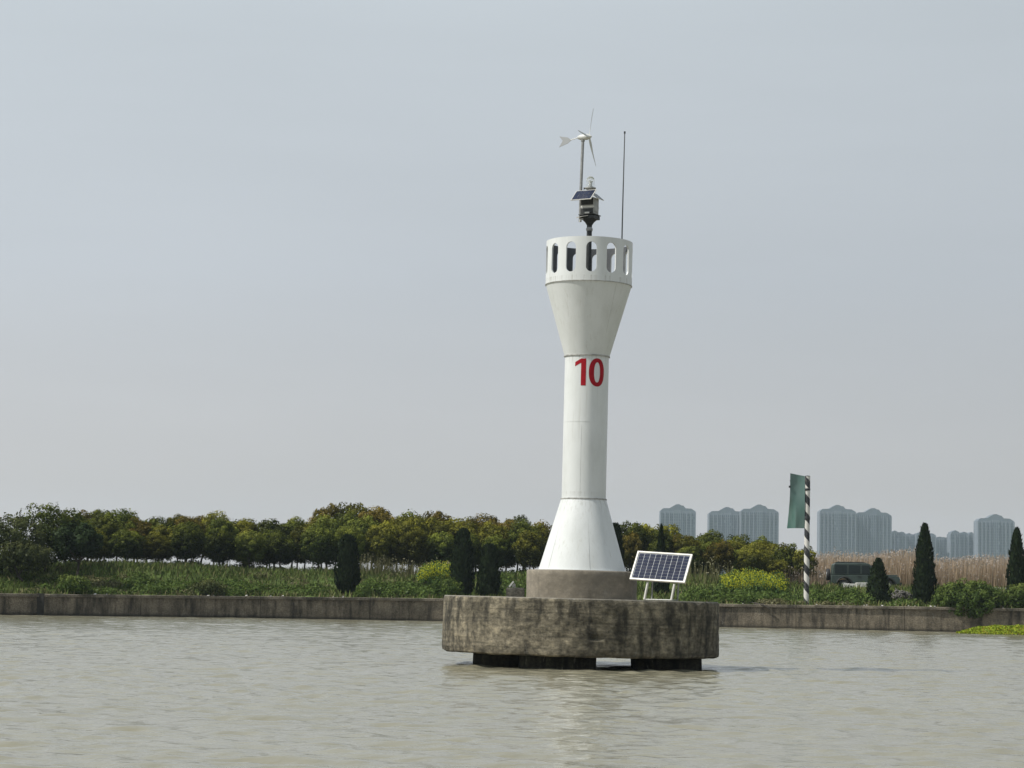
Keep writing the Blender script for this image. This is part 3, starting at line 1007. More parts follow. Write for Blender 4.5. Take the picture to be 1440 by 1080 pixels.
stems('reed_edge', 1085, 1150, 14, 26, 1600, 0.8, 1.9, 0.035, M['reed'], 'thin dry reeds thinning out behind the striped pole', 32, 0.3, 0.07)
stems('dry_stalks', 505, 640, 11, 15, 600, 0.7, 1.5, 0.035, M['stalk'], 'tall pale stalks in front of the trunks left of the beacon', 33, 0.2, 0.08)
stems('dry_stalks_right', 965, 1030, 9, 12, 130, 0.7, 1.5, 0.035, M['stalk'], 'tall pale stalks right of the solar panel', 34, 0.2, 0.08)
bpy.data.objects['dry_stalks_right'].name = 'dry_stalks.001'
stems('undergrowth_stalks', 120, 500, 12, 16, 350, 0.3, 0.7, 0.035, M['stalk'], 'scattered stalks under the plantation trees', 35, 0.0, 0.1)

# big glossy bush hanging over the quay wall
def bush(name, px, t, wpx, hgt, label, seed, mname, leaf=0.17, n=60, per=100, depth=1.6, over=0.0, rel_z=0.0):
    g = gp(px, t)
    rx = wpx / 2 * g.y / FPX
    r = thing(name, label, 'bush', g)
    limb_mesh(seed, 0.25, hgt * 0.8, rx * 0.6, 0.04, nl=8).build('stems', M['trunk'], r)
    crown_mesh('foliage', seed, rx, depth, hgt / 2, n, per, 0.3, leaf, M[mname], zc=hgt / 2 + rel_z, parent=r, bottom=-0.9, tipamt=0.3)
    return r
bush('overhanging_bush', 1362, 0.9, 92, 2.0, 'leafy green bush spilling over the quay wall between two cypresses', 61, 'leaf_bush', leaf=0.13, n=110, per=120, depth=1.5, rel_z=-0.65)
bush('small_bush', 1432, 1.0, 26, 1.1, 'small pale-leaved bush at the foot of the right-edge cypress', 62, 'leaf_bush', n=22, depth=0.8)
bush('round_bush', 292, 1.2, 40, 0.7, 'low brownish-green bush on the quay edge left of the lone cypress', 63, 'leaf_grey', n=24, depth=0.8, leaf=0.13)
bush('low_bush', 104, 1.2, 34, 0.8, 'low bush at the foot of the small spreading tree', 64, 'leaf_bush', n=22, depth=0.8, leaf=0.13)
bush('trailing_bush', 630, 1.2, 34, 1.0, 'small bush at the foot of the taller platform-side cypress', 65, 'leaf_bush', n=22, depth=0.8, leaf=0.13)

# floating plants
def floaters():
    rng = np.random.default_rng(77)
    n = 9000
    a = rng.random(n) * 2 * math.pi; rr = np.sqrt(rng.random(n))
    cx, cy = P(1424, 892, 123).x, 124.2
    x = cx + rr * np.cos(a) * 2.75; y = cy + rr * np.sin(a) * 2.2
    edge = (1 - rr ** 2.2)
    z = 0.03 + edge * (0.42 + 0.12 * np.sin(x * 2.3) * np.sin(y * 3)) * rng.random(n) ** 0.4
    C = np.stack([x, y, z], 1)
    V, F = leaf_quads(C, np.tile([0, -0.2, 1.0], (n, 1)), 0.13, rng, 0.85, 0.6)
    T = np.stack([rng.random(n), (rng.random(n) < 0.12) * 0.8, rng.random(n)], 1)
    tag(np_mesh('floating_plants', V, F, M['leaf_lime'], np.repeat(T, 4, 0)), 'lime-green mat of floating water plants below the bush', kind='stuff')
floaters()

# ------------------------------------------------------------------ beacon platform
PC = P(817, 842, 49.6)
TILT = Matrix.Translation((PC.x, 49.6, 0)) @ Matrix.Rotation(R(0.35), 4, 'Y')
S = 49.6 / FPX                                       # metres per photo pixel at the beacon
def LX(px, y): return (px - (817 + (842 - y) * 0.0232)) * S
def LZ(y): return CAM_H + 49.6 * math.tan(PITCH + math.atan((542.3 - y) / FPX))
ZT = CAM_H + 0.005                                   # platform top

def make_platform():
    root = thing('beacon_platform', 'round weathered concrete platform on piers carrying the beacon', 'platform', mat=TILT.copy())
    # slab
    n, r0 = 260, 2.99
    zb = 0.27
    prof = [(0.0, zb), (1.5, zb), (2.6, zb), (r0 - 0.06, zb), (r0 - 0.01, zb + 0.03)]
    prof += [(r0, z) for z in np.linspace(zb + 0.07, ZT - 0.07, 22)]
    prof += [(r0 - 0.006, ZT - 0.03), (r0 - 0.03, ZT), (2.6, ZT), (1.9, ZT), (1.0, ZT)]
    vs, fs = [], []
    for i, (r, z) in enumerate(prof):
        for k in range(n):
            a = 2 * math.pi * k / n
            d = Vector((math.cos(a), math.sin(a), 0))
            dr = dz = 0
            if r > 2.8:
                q = d * r
                dr = 0.030 * mnoise.noise(Vector((q.x * 0.9, q.y * 0.9, z * 1.3))) + 0.016 * mnoise.noise(Vector((q.x * 5, q.y * 5, z * 7)))
                if z > ZT - 0.05 or z < zb + 0.1:
                    chip = mnoise.noise(Vector((q.x * 2.6, q.y * 2.6, 5 + z)))
                    if chip > 0.12: dr -= (chip - 0.12) * 0.09
                if z < zb + 0.12:
                    dz = -0.035 * abs(mnoise.noise(Vector((q.x * 1.3, q.y * 1.3, 2))))
                # spalled hollow with exposed edge on the camera side
                aa = math.atan2(q.x - 0.19, -q.y)
                e2 = ((q.x - 0.20) / 0.22) ** 2 + ((z - 0.66) / 0.075) ** 2
                if q.y < 0 and e2 < 1: dr -= 0.06 * (1 - e2)
            r2 = r + dr
            vs.append((d.x * r2, d.y * r2, z + dz))
    for i in range(len(prof) - 1):
        for k in range(n):
            k2 = (k + 1) % n
            fs.append((i * n + k, i * n + k2, (i + 1) * n + k2, (i + 1) * n + k))
    fs.append(tuple((len(prof) - 1) * n + k for k in range(n)))
    MB().add(vs, fs).build('slab', M['platform'], root, smooth=35)
    # plinth
    zp = LZ(803.0)
    prof = [(1.2, ZT - 0.05)] + [(1.2, z) for z in np.linspace(ZT, zp - 0.03, 8)] + [(1.185, zp - 0.008), (1.16, zp), (0.5, zp)]
    vs, fs = [], []
    n = 120
    for (r, z) in prof:
        for k in range(n):
            a = 2 * math.pi * k / n
            q = Vector((math.cos(a) * r, math.sin(a) * r, z))
            f = 1 + 0.006 * mnoise.noise(q * 2.2) + 0.003 * mnoise.noise(q * 9)
            vs.append((q.x * f, q.y * f, z))
    for i in range(len(prof) - 1):
        for k in range(n):
            k2 = (k + 1) % n
            fs.append((i * n + k, i * n + k2, (i + 1) * n + k2, (i + 1) * n + k))
    fs.append(tuple((len(prof) - 1) * n + k for k in range(n)))
    MB().add(vs, fs).build('plinth', M['plinth'], root)
    # piers: square-cut concrete blocks under the slab
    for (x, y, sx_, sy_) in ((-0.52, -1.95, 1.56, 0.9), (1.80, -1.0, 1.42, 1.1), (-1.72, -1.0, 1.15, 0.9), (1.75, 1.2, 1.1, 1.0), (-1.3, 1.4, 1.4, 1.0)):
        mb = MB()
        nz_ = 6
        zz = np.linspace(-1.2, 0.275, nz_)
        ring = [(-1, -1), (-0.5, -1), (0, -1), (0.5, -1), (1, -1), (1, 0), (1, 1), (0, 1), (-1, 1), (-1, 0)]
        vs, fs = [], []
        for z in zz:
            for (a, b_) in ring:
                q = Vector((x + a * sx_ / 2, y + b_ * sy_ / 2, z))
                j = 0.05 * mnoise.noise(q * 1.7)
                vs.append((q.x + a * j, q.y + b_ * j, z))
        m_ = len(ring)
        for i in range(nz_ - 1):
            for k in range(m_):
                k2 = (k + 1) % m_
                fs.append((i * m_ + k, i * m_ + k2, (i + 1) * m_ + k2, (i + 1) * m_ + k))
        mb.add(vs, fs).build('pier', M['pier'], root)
    return zp
ZP = make_platform()

# ------------------------------------------------------------------ beacon tower
def make_tower():
    root = thing('beacon_tower', 'white steel beacon tower with red number 10 and slotted round gallery', 'beacon', mat=TILT.copy())
    z0, z1, z2, z3, z4 = ZP, LZ(701), LZ(502), LZ(402), LZ(341.5)
    rb, rs, rt_ = 0.945, 0.482, 0.945
    n = 96
    MB().lathe([(rb + 0.03, z0), (rb + 0.03, z0 + 0.012), (rb, z0 + 0.013), (rs + 0.012, z1 - 0.03)], n).build('lower_cone', M['paint'], root)
    MB().lathe([(rs, z1 - 0.028), (rs, z2 - 0.012)], n).build('shaft', M['paint'], root)
    MB().lathe([(rs + 0.012, z2 + 0.012), (rt_ - 0.005, z3 - 0.012)], n).build('upper_cone', M['paint'], root)
    for z, r in ((z1 - 0.02, rs), (z2, rs), ((z1 + z2) / 2 + 0.1, rs)):
        h = 0.012 if r == rs and abs(z - (z1 + z2) / 2 - 0.1) > 0.01 else 0.004
        k = 0.024 if h > 0.01 else 0.0035
        MB().lathe([(r - 0.01, z - h), (r + k, z - h), (r + k, z + h), (r - 0.01, z + h)], n).build('flange' if h > 0.01 else 'weld_seam', M['seam'] if h > 0.01 else M['paint'], root)
    MB().lathe([(rt_ - 0.02, z3 - 0.012), (rt_ + 0.012, z3 - 0.012), (rt_ + 0.012, z3), (rt_ - 0.02, z3)], n).build('flange', M['seam'], root)
    # vertical plate seams on the cones and the shaft
    def vseam(a, r_a, z_a, r_b, z_b, name='plate_seam', m='plate_seam'):
        mb = MB()
        pts = [(math.sin(a) * (r_a + 0.001), -math.cos(a) * (r_a + 0.001), z_a), (math.sin(a) * (r_b + 0.001), -math.cos(a) * (r_b + 0.001), z_b)]
        mb.tube(pts, 0.0022, 5)
        mb.build(name, M[m], root)
    vseam(R(8), rb, z0 + 0.03, rs + 0.012, z1 - 0.05)
    vseam(R(-52), rb, z0 + 0.03, rs + 0.012, z1 - 0.05)
    vseam(R(38), rs + 0.012, z2 + 0.03, rt_ - 0.005, z3 - 0.03)
    vseam(R(-12), rs, z1 + 0.02, rs, (z1 + z2) / 2)
    # gallery drum with arched slots, real thickness
    NS, sub = 13, 28
    th = 0.035
    H = z4 - z3
    sl_b, sl_t = z3 + 0.185, z4 - 0.115
    hw = 0.115
    na = NS * sub
    phi0 = R(0.9)
    zs_n = 30
    def wallgrid(rad):
        return rad
    ang = [phi0 + 2 * math.pi * (k + 0.5 - sub / 2) / na for k in range(na)]
    # build per sector: polygon rows between the slot outline and the drum edges
    mb = MB()
    def pt(a, z, r): return (math.sin(a) * r, -math.cos(a) * r, z)
    ro, ri = rt_ + 0.004, rt_ + 0.004 - th
    for s in range(NS):
        ac = phi0 + 2 * math.pi * s / NS
        half = math.pi / NS
        wa = hw / ro
        # slot outline: columns across the slot, with bottom and top arc heights
        m_ = 14
        cols = [(-wa * math.cos(math.pi * k / m_)) for k in range(m_ + 1)]
        cb = [sl_b + hw - math.sqrt(max(0, hw ** 2 - (c * ro) ** 2)) for c in cols]
        ct = [sl_t - hw + math.sqrt(max(0, hw ** 2 - (c * ro) ** 2)) for c in cols]
        zmid_b, zmid_t = sl_b + hw, sl_t - hw
        for r, flip in ((ro, False), (ri, True)):
            def q(a1, za1, zb1, a2, za2, zb2):
                vs = [pt(ac + a1, za1, r), pt(ac + a2, za2, r), pt(ac + a2, zb2, r), pt(ac + a1, zb1, r)]
                mb.add(vs, [(3, 2, 1, 0) if flip else (0, 1, 2, 3)])
            for k in range(m_):
                q(cols[k], z3, cb[k], cols[k + 1], z3, cb[k + 1])
                q(cols[k], ct[k], z4, cols[k + 1], ct[k + 1], z4)
            for sg in (-1, 1):
                a_in, a_out = sg * wa, sg * half
                st = 5
                for k in range(st):
                    a1 = a_in + (a_out - a_in) * k / st
                    a2 = a_in + (a_out - a_in) * (k + 1) / st
                    if sg < 0: a1, a2 = a2, a1
                    for (za, zb_) in ((z3, zmid_b), (zmid_b, zmid_t), (zmid_t, z4)):
                        q(a1, za, zb_, a2, za, zb_)
        # jambs
        loop = [(cols[k], cb[k]) for k in range(m_ + 1)] + [(cols[k], ct[k]) for k in range(m_, -1, -1)]
        for k in range(len(loop)):
            a1, za = loop[k]; a2, zb_ = loop[(k + 1) % len(loop)]
            if abs(a1 - a2) < 1e-9 and abs(za - zb_) < 1e-9: continue
            mb.add([pt(ac + a1, za, ro), pt(ac + a1, za, ri), pt(ac + a2, zb_, ri), pt(ac + a2, zb_, ro)], [(0, 1, 2, 3)])
    nn = 130
    for k in range(nn):
        a1, a2 = 2 * math.pi * k / nn, 2 * math.pi * (k + 1) / nn
        mb.add([pt(a1, z4, ro), pt(a1, z4, ri), pt(a2, z4, ri), pt(a2, z4, ro)], [(3, 2, 1, 0)])
        mb.add([pt(a1, z3, ro), pt(a1, z3, ri), pt(a2, z3, ri), pt(a2, z3, ro)], [(0, 1, 2, 3)])
    o = mb.build('gallery_drum', M['paint'], root, smooth=0)
    import bmesh
    bm = bmesh.new(); bm.from_mesh(o.data)
    bmesh.ops.remove_doubles(bm, verts=bm.verts, dist=1e-4)
    bm.to_mesh(o.data); bm.free()
    o.data.polygons.foreach_set('use_smooth', [True] * len(o.data.polygons))
    o.data.set_sharp_from_angle(angle=R(35))
    # dark grey inner face of the drum, shade inside put into its colour
    o.data.materials.append(mat('inner_face_shade', (0.085, 0.09, 0.095), 0.7, noise=0.2))
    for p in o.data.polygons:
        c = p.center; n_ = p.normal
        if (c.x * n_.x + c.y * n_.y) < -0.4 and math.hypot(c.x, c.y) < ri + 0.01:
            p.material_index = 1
    MB().lathe([(ri - 0.004, z3 + 0.02), (ri - 0.004, z3 + 0.06), (0.10, z3 + 0.06), (0.10, z3 + 0.02)], 64).build('deck', M['deck'], root)
    # numerals wrapped on the shaft
    zc = LZ(526.3)
    rr = rs + 0.004
    def wrap(outer, name, inner=None, tri=None):
        pass
    def numeral(name, polys_fn):
        mb = MB(); polys_fn(mb)
        return mb.build(name, M['red'], root, smooth=0)
    def wp(s, z): return (math.sin(s / rr) * rr, -math.cos(s / rr) * rr, z)
    def grid_strip(mb, left, right, zs):
        """horizontal slices between left(z) and right(z)"""
        rowsl = []
        for z in zs:
            a, b_ = left(z), right(z)
            rowsl.append([wp(a + (b_ - a) * i / 6, z + zc) for i in range(7)])
        vs = [p for rr_ in rowsl for p in rr_]
        fs = []
        for i in range(len(zs) - 1):
            for k in range(6):
                fs.append((i * 7 + k, i * 7 + k + 1, (i + 1) * 7 + k + 1, (i + 1) * 7 + k))
        mb.add(vs, fs)
    def one(mb):
        hh = 0.295
        x1, x2 = -0.140, -0.030
        grid_strip(mb, lambda z: x1, lambda z: x2, np.linspace(-hh, hh, 20))
        # flag of the one
        xl = -0.282
        def lower(x): return 0.125 + (x - xl) / (x1 - xl) * 0.075
        def upper(x): return 0.215 + (x - xl) / (x1 - xl) * 0.080
        xs = np.linspace(xl, x1 - 0.0005, 10)
        vs, fs = [], []
        for x in xs:
            for j in range(4):
                vs.append(wp(x, zc + lower(x) + (upper(x) - lower(x)) * j / 3))
        for i in range(9):
            for j in range(3):
                fs.append((i * 4 + j, (i + 1) * 4 + j, (i + 1) * 4 + j + 1, i * 4 + j + 1))
        mb.add(vs, fs)
    def zero(mb):
        cx, aw, ah = 0.222, 0.190, 0.308
        n_ = 72
        vs, fs = [], []
        for k in range(n_):
            a = 2 * math.pi * k / n_
            ca, sa = math.cos(a), math.sin(a)
            pw = lambda v, p: math.copysign(abs(v) ** p, v)
            for j in range(4):
                f = j / 3
                w_ = aw - f * 0.118
                h_ = ah - f * 0.088
                vs.append(wp(cx + pw(ca, 0.92) * w_, zc + pw(sa, 0.88) * h_))
        for k in range(n_):
            k2 = (k + 1) % n_
            for j in range(3):
                fs.append((k * 4 + j, k2 * 4 + j, k2 * 4 + j + 1, k * 4 + j + 1))
        mb.add(vs, fs)
    numeral('numeral_one', one)
    numeral('numeral_zero', zero)
    return z3, z4
Z3, Z4 = make_tower()
bpy.data.objects['numeral_one']['label'] = 'red numeral 1'
bpy.data.objects['numeral_zero']['label'] = 'red numeral 0'

# ------------------------------------------------------------------ beacon light with its housing
def make_light():
    root = thing('beacon_light', 'grey lantern housing with glass dome and small solar panels on a post above the gallery', 'beacon light', mat=TILT.copy())
    px0 = LX(828.3, 320)
    MB().tube([(px0, 0, Z3 + 0.06), (px0, 0, LZ(316))], 0.058, 16).build('post', M['dark_steel'], root)
    MB().lathe([(0.07, 0), (0.075, 0.03), (0.075, 0.05), (0.06, 0.08)], 20, c=(px0, 0, LZ(325))).build('collar', M['steel'], root)
    # funnel bracket and tray
    zt = LZ(304)
    MB().lathe([(0.06, LZ(317)), (0.10, LZ(313)), (0.17, LZ(309))], 12, c=(px0, 0, 0)).build('funnel_bracket', M['dark_steel'], root)
    MZ = Matrix.Rotation(R(-28), 3, 'Z')
    def rb(name, c, s, m, extra=None, bev=0.006):
        rot = MZ if extra is None else MZ @ extra
        cc = MZ @ Vector(c)
        o = MB().box((cc.x + px0, cc.y, c[2]), s, rot).build(name, M[m], root, smooth=0)
        if bev:
            b = o.modifiers.new('bevel', 'BEVEL'); b.width = bev; b.segments = 2
        return o
    rb('tray', (0, 0, LZ(306.5)), (0.36, 0.30, 0.08), 'dark_steel')
    rb('tray_rim', (0, 0, LZ(303)), (0.40, 0.34, 0.016), 'dark_steel')
    # battery box
    zb0, zb1 = LZ(302.2), LZ(279)
    rb('battery_box', (0, 0, (zb0 + zb1) / 2), (0.31, 0.27, zb1 - zb0), 'grey_paint', bev=0.015)
    rb('box_band', (0, 0, LZ(292)), (0.316, 0.276, 0.035), 'white_metal', bev=0)
    rb('front_shade_plate', (0, -0.139, LZ(298)), (0.29, 0.012, 0.11), 'dark_steel', bev=0)  # dark plates paint the tilted panel's shadow onto the box front
    rb('front_shade_plate', (0, -0.139, LZ(285)), (0.29, 0.012, 0.14), 'dark_steel', bev=0)
    rb('side_door', (0.157, 0.0, (zb0 + zb1) / 2), (0.012, 0.20, 0.26), 'grey_paint', bev=0)
    rb('nameplate', (0.02, -0.18, LZ(301)), (0.11, 0.01, 0.035), 'white_metal', bev=0)
    # tilted little solar panel on the left front
    def panel(c, yaw, tilt, w_, h_, name='skirt_panel'):
        rot = Matrix.Rotation(yaw, 3, 'Z') @ Matrix.Rotation(tilt, 3, 'X')
        c = Vector(c)
        o = MB().box(c, (w_, h_, 0.014), rot).build(name, M['alu'], root, smooth=0)
        nx, ny = 4, 2
        for i in range(nx):
            for j in range(ny):
                lx = (i + 0.5) / nx * (w_ - 0.03) - (w_ - 0.03) / 2
                ly = (j + 0.5) / ny * (h_ - 0.03) - (h_ - 0.03) / 2
                cc = c + rot @ Vector((lx, ly, 0.0085))
                MB().box(cc, ((w_ - 0.03) / nx - 0.006, (h_ - 0.03) / ny - 0.006, 0.004), rot).build('cell', M['cell'], o, smooth=0)
        return o
    panel((LX(819.5, 277), -0.25, LZ(277.5)), R(-30), R(44), 0.50, 0.36)
    panel((LX(837, 276) + 0.03, -0.02, LZ(276)), R(62), R(40), 0.34, 0.24)
    panel((LX(817.5, 306), -0.10, LZ(306)), R(-60), R(14), 0.24, 0.17, 'lower_panel')
    # light lens above
    zl = LZ(272)
    MB().lathe([(0.10, 0), (0.085, 0.03), (0.082, 0.09), (0.125, 0.10), (0.125, 0.125), (0.095, 0.13)], 28,
               c=(px0 + 0.0, 0, zl)).build('lantern_base', M['grey_paint'], root)
    zd = zl + 0.13
    MB().lathe([(0.088, 0), (0.092, 0.05), (0.091, 0.14), (0.080, 0.20), (0.055, 0.235), (0.02, 0.25), (0.001, 0.252)], 28,
               c=(px0, 0, zd)).build('glass_dome', M['glass'], root)
    MB().lathe([(0.05, 0.0), (0.05, 0.02), (0.03, 0.03), (0.03, 0.11), (0.045, 0.12), (0.045, 0.14), (0.01, 0.16)], 16,
               c=(px0, 0, zd + 0.001)).build('lamp_core', M['white_metal'], root)
    MB().tube([(px0 - 0.14, 0, zl + 0.02), (px0 - 0.14, 0, zl + 0.11), (px0 - 0.03, 0, zl + 0.11)], 0.02, 8).build('mast_clamp', M['dark_steel'], root)
    for k in range(3):
        MB().tube([(px0 - 0.21 + 0.03 * k, -0.1, LZ(309)), (px0 - 0.22 + 0.03 * k, -0.1, LZ(314 - 2 * k))], 0.014, 6).build('cable_gland', M['white_metal'], root)
make_light()

# ------------------------------------------------------------------ wind turbine
def make_turbine():
    root = thing('wind_turbine', 'small white three-blade wind turbine with swallow-tail vane on a thin mast', 'wind turbine', mat=TILT.copy())
    xb, xt = LX(816.0, 272), LX(819.0, 198)
    yb = 0.03
    ztop = LZ(197.5)
    MB().tube([(xb, yb, LZ(312)), (xb, yb, LZ(270)), (xt, yb, ztop)], 0.033, 14).build('mast', M['steel'], root)
    MB().tube([(xt, yb, ztop - 0.02), (xt, yb, ztop + 0.05)], 0.045, 14).build('yaw_collar', M['steel'], root)
    zn = LZ(193)
    A = Vector((0.90, -0.42, 0.02)).normalized()          # rotor axis: right and a little towards the camera
    c = Vector((xt, yb, zn))
    MB().tube([c - A * 0.12, c - A * 0.05, c + A * 0.10, c + A * 0.15, c + A * 0.19], [0.035, 0.062, 0.068, 0.05, 0.012], 18).build('nacelle', M['white_metal'], root)
    hub = c + A * 0.15
    tail0 = c - A * 0.11
    tail1 = Vector((LX(801.5, 196), yb + 0.16, LZ(195.5)))
    MB().tube([tail0, tail1], 0.011, 8).build('tail_boom', M['white_metal'], root)
    D = (tail1 - tail0); D.z = 0; D.normalize()
    def tv(s, z, side): 
        q = tail1 + D * s + Vector((0, 0, z))
        n_ = D.cross(Vector((0, 0, 1))).normalized()
        return q + n_ * side * 0.006
    out_ = [(-0.03, 0), (0.07, 0.065), (0.29, 0.11), (0.20, 0.0), (0.29, -0.135), (0.07, -0.07)]
    vs = [tv(s, z, -1) for s, z in out_] + [tv(s, z, 1) for s, z in out_]
    fs = [(0, 1, 2, 3), (0, 3, 4, 5), (9, 8, 7, 6), (11, 10, 9, 6)] + [(k, k + 6, (k + 1) % 6 + 6, (k + 1) % 6) for k in range(6)]
    MB().add(vs, fs).build('tail_vane', M['tail'], root, smooth=0)
    # rotor: each blade twisted and tapered
    U = Vector((0, 0, 1)); U = (U - A * U.dot(A)).normalized(); Hh = A.cross(U)
    if Hh.x < 0: Hh = -Hh
    L = 0.66
    MB().tube([hub - A * 0.035, hub + A * 0.02, hub + A * 0.06], [0.05, 0.045, 0.012], 16).build('hub', M['white_metal'], root)
    for deg in (14, 152, 270):
        a = R(deg)
        rd = U * math.cos(a) + Hh * math.sin(a)
        tg = A.cross(rd).normalized()
        vs, fs = [], []
        ns = 12
        for i in range(ns + 1):
            f = i / ns
            ch = 0.045 + 0.045 * min(1, f * 5) - 0.072 * f ** 0.8 if f > 0.08 else 0.035
            ch = max(ch, 0.012)
            tw = R(32 * (1 - f) ** 1.3 + 4)
            cd = tg * math.cos(tw) + A * math.sin(tw)
            nd = A * math.cos(tw) - tg * math.sin(tw)
            ctr = hub + rd * (0.03 + f * L) + A * (0.03 * f * f)
            th_ = 0.014 * (1 - 0.7 * f)
            for (u_, v_) in ((-0.5, 0), (-0.2, 1), (0.25, 0.8), (0.5, 0), (0.2, -0.3), (-0.25, -0.4)):
                vs.append(ctr + cd * ch * u_ + nd * th_ * v_ * 0.6)
        for i in range(ns):
            for k in range(6):
                k2 = (k + 1) % 6
                fs.append((i * 6 + k, i * 6 + k2, (i + 1) * 6 + k2, (i + 1) * 6 + k))
        fs.append(tuple(range(5, -1, -1))); fs.append(tuple(ns * 6 + k for k in range(6)))
        MB().add(vs, fs).build('blade', M['white_metal'], root)
make_turbine()

# antenna
root = thing('whip_antenna', 'tall thin grey antenna rod rising from the right of the gallery', 'antenna', mat=TILT.copy())
ax = LX(875.3, 336)
MB().tube([(ax, 0.25, Z3 + 0.06), (ax, 0.25, LZ(300)), (ax + 0.01, 0.25, LZ(181.5))], [0.017, 0.015, 0.011], 10).build('rod', M['rod'], root)
MB().tube([(ax, 0.25, Z3 + 0.061), (ax, 0.25, Z3 + 0.3)], 0.035, 10).build('socket', M['steel'], root)
MB().tube([(ax + 0.01, 0.25, LZ(183.5)), (ax + 0.01, 0.25, LZ(180.5))], 0.02, 8).build('tip_cap', M['dark_steel'], root)

# ------------------------------------------------------------------ solar panel on its stand
def make_panel():
    # corners read off the photo: top (895,774)-(973,780), bottom (884.5,814)-(962,820): a sheared outline = a panel turned and tilted back
    w_, h_ = 1.20, 0.70
    base = Vector((LX(928, 800), -1.15, 0)); shx = -0.085
    root = thing('solar_panel', 'blue solar panel with pale frame tilted on a stand at the right of the platform', 'solar panel',
                 mat=TILT @ Matrix.Translation((base.x + 0.02, base.y, ZT)))
    yaw, tilt = R(-23), R(57)          # leaning back
    rot = Matrix.Rotation(R(2.6), 3, 'Y') @ Matrix.Rotation(yaw, 3, 'Z') @ Matrix.Rotation(tilt, 3, 'X')
    ctr = Vector((shx, 0.0, LZ(796) - ZT))
    def q(x, y, z=0): return ctr + rot @ Vector((x, y, z))
    # back sheet and frame
    MB().box(q(0, 0, -0.002), (w_ - 0.02, h_ - 0.02, 0.012), rot).build('back_sheet', M['tile_back'], root, smooth=0)
    fr = 0.034
    for (cx, cy, sx_, sy_) in ((0, h_ / 2, w_ + fr, fr), (0, -h_ / 2, w_ + fr, fr)):
        MB().box(q(cx, cy, 0.0), (sx_, sy_, 0.045), rot).build('frame_rail', M['alu'], root, smooth=0)
    for cx in (-w_ / 2, w_ / 2):
        MB().box(q(cx, 0, 0.0), (fr, h_ - fr, 0.045), rot).build('frame_rail', M['alu'], root, smooth=0)
    nx, ny = 9, 8
    cw, chh = (w_ - fr - 0.03) / nx, (h_ - fr - 0.03) / ny
    me = None
    for i in range(nx):
        for j in range(ny):
            c = q((i + 0.5) * cw - nx * cw / 2, (j + 0.5) * chh - ny * chh / 2, 0.008)
            if me is None:
                o = MB().box((0, 0, 0), (cw - 0.014, chh - 0.0095, 0.006)).build('cell', M['cell'], root, smooth=0)
                me = o.data
            else:
                o = bpy.data.objects.new('cell', me)
                col.objects.link(o); o.parent = root
            o.matrix_local = Matrix.Translation(c) @ rot.to_4x4()
    # stand: two slanted front legs, thin rear legs, foot bars
    ly = -h_ / 2
    def leg(name, a, b_, s=0.03, m='alu'):
        MB().tube([a, b_], s, 4).build(name, M[m], root, smooth=0)
    zg = 0.012
    fl = q(-0.21, ly + 0.02, -0.03); frt = q(0.46, ly + 0.02, -0.03)
    fl0 = Vector((LX(900.5, 838) - base.x - 0.02, fl.y - 0.02, zg)); fr0 = Vector((LX(936, 840) - base.x - 0.02, frt.y - 0.02, zg))
    fl = Vector((LX(905.3, 820) - base.x - 0.02, fl.y, LZ(817) - ZT)); frt = Vector((LX(940.5, 820) - base.x - 0.02, frt.y, LZ(819) - ZT))
    leg('leg', fl0, fl, 0.026); leg('leg', fr0, frt, 0.026)
    rl0 = Vector((LX(912, 840) - base.x - 0.02, 0.30, zg)); rr0 = Vector((LX(947.3, 841) - base.x - 0.02, 0.22, zg))
    leg('rear_leg', rl0, Vector((rl0.x + 0.02, 0.22, LZ(786) - ZT)), 0.016, 'grey_paint')
    leg('rear_leg', rr0, Vector((rr0.x + 0.02, 0.14, LZ(790) - ZT)), 0.016, 'grey_paint')
    leg('foot_bar', fl0 + Vector((0, 0, 0.005)), fr0 + Vector((0, 0, 0.005)), 0.012, 'white_metal')
    leg('foot_bar', fl0 + Vector((0, 0, 0.004)), rl0 + Vector((0, 0, 0.004)), 0.010, 'grey_paint')
    leg('foot_bar', fr0 + Vector((0, 0, 0.004)), rr0 + Vector((0, 0, 0.004)), 0.010, 'grey_paint')
make_panel()

# concrete block with a small floodlight on the left of the platform
bx0 = LX(724.5, 832)
root = thing('concrete_block', 'small grey concrete block on the platform left of the plinth', 'concrete block',
             mat=TILT @ Matrix.Translation((bx0, 0.3, ZT)))
mb = MB()
mb.lathe([(0.01, 0.0), (0.26, 0.0), (0.262, 0.17), (0.25, 0.195), (0.01, 0.2)], 4)
mb.v = [((x - y) * 0.707 * 1.08, (x + y) * 0.707 * 0.7, z) for x, y, z in mb.v]
o = mb.build('block_body', M['block'], root, smooth=0)
root = thing('floodlight', 'small white floodlight tilted up on the concrete block', 'floodlight', mat=TILT @ Matrix.Translation((bx0 - 0.06, 0.3, ZT + 0.2)))
rt2 = Matrix.Rotation(R(-52), 3, 'Y')
MB().box((-0.03, 0, 0.075), (0.15, 0.12, 0.035), rt2).build('lamp_head', M['white_metal'], root, smooth=0)
MB().box((0.02, 0, 0.05), (0.09, 0.10, 0.05), rt2).build('lamp_body', M['grey_paint'], root, smooth=0)
MB().tube([(0.05, 0, 0), (0.05, 0, 0.06)], 0.012, 8).build('bracket', M['white_metal'], root)
MB().tube([(-0.14, 0, 0.01), (-0.04, 0, 0.03), (0.04, 0, 0.012)], 0.008, 6).build('cable', M['dark_steel'], root)

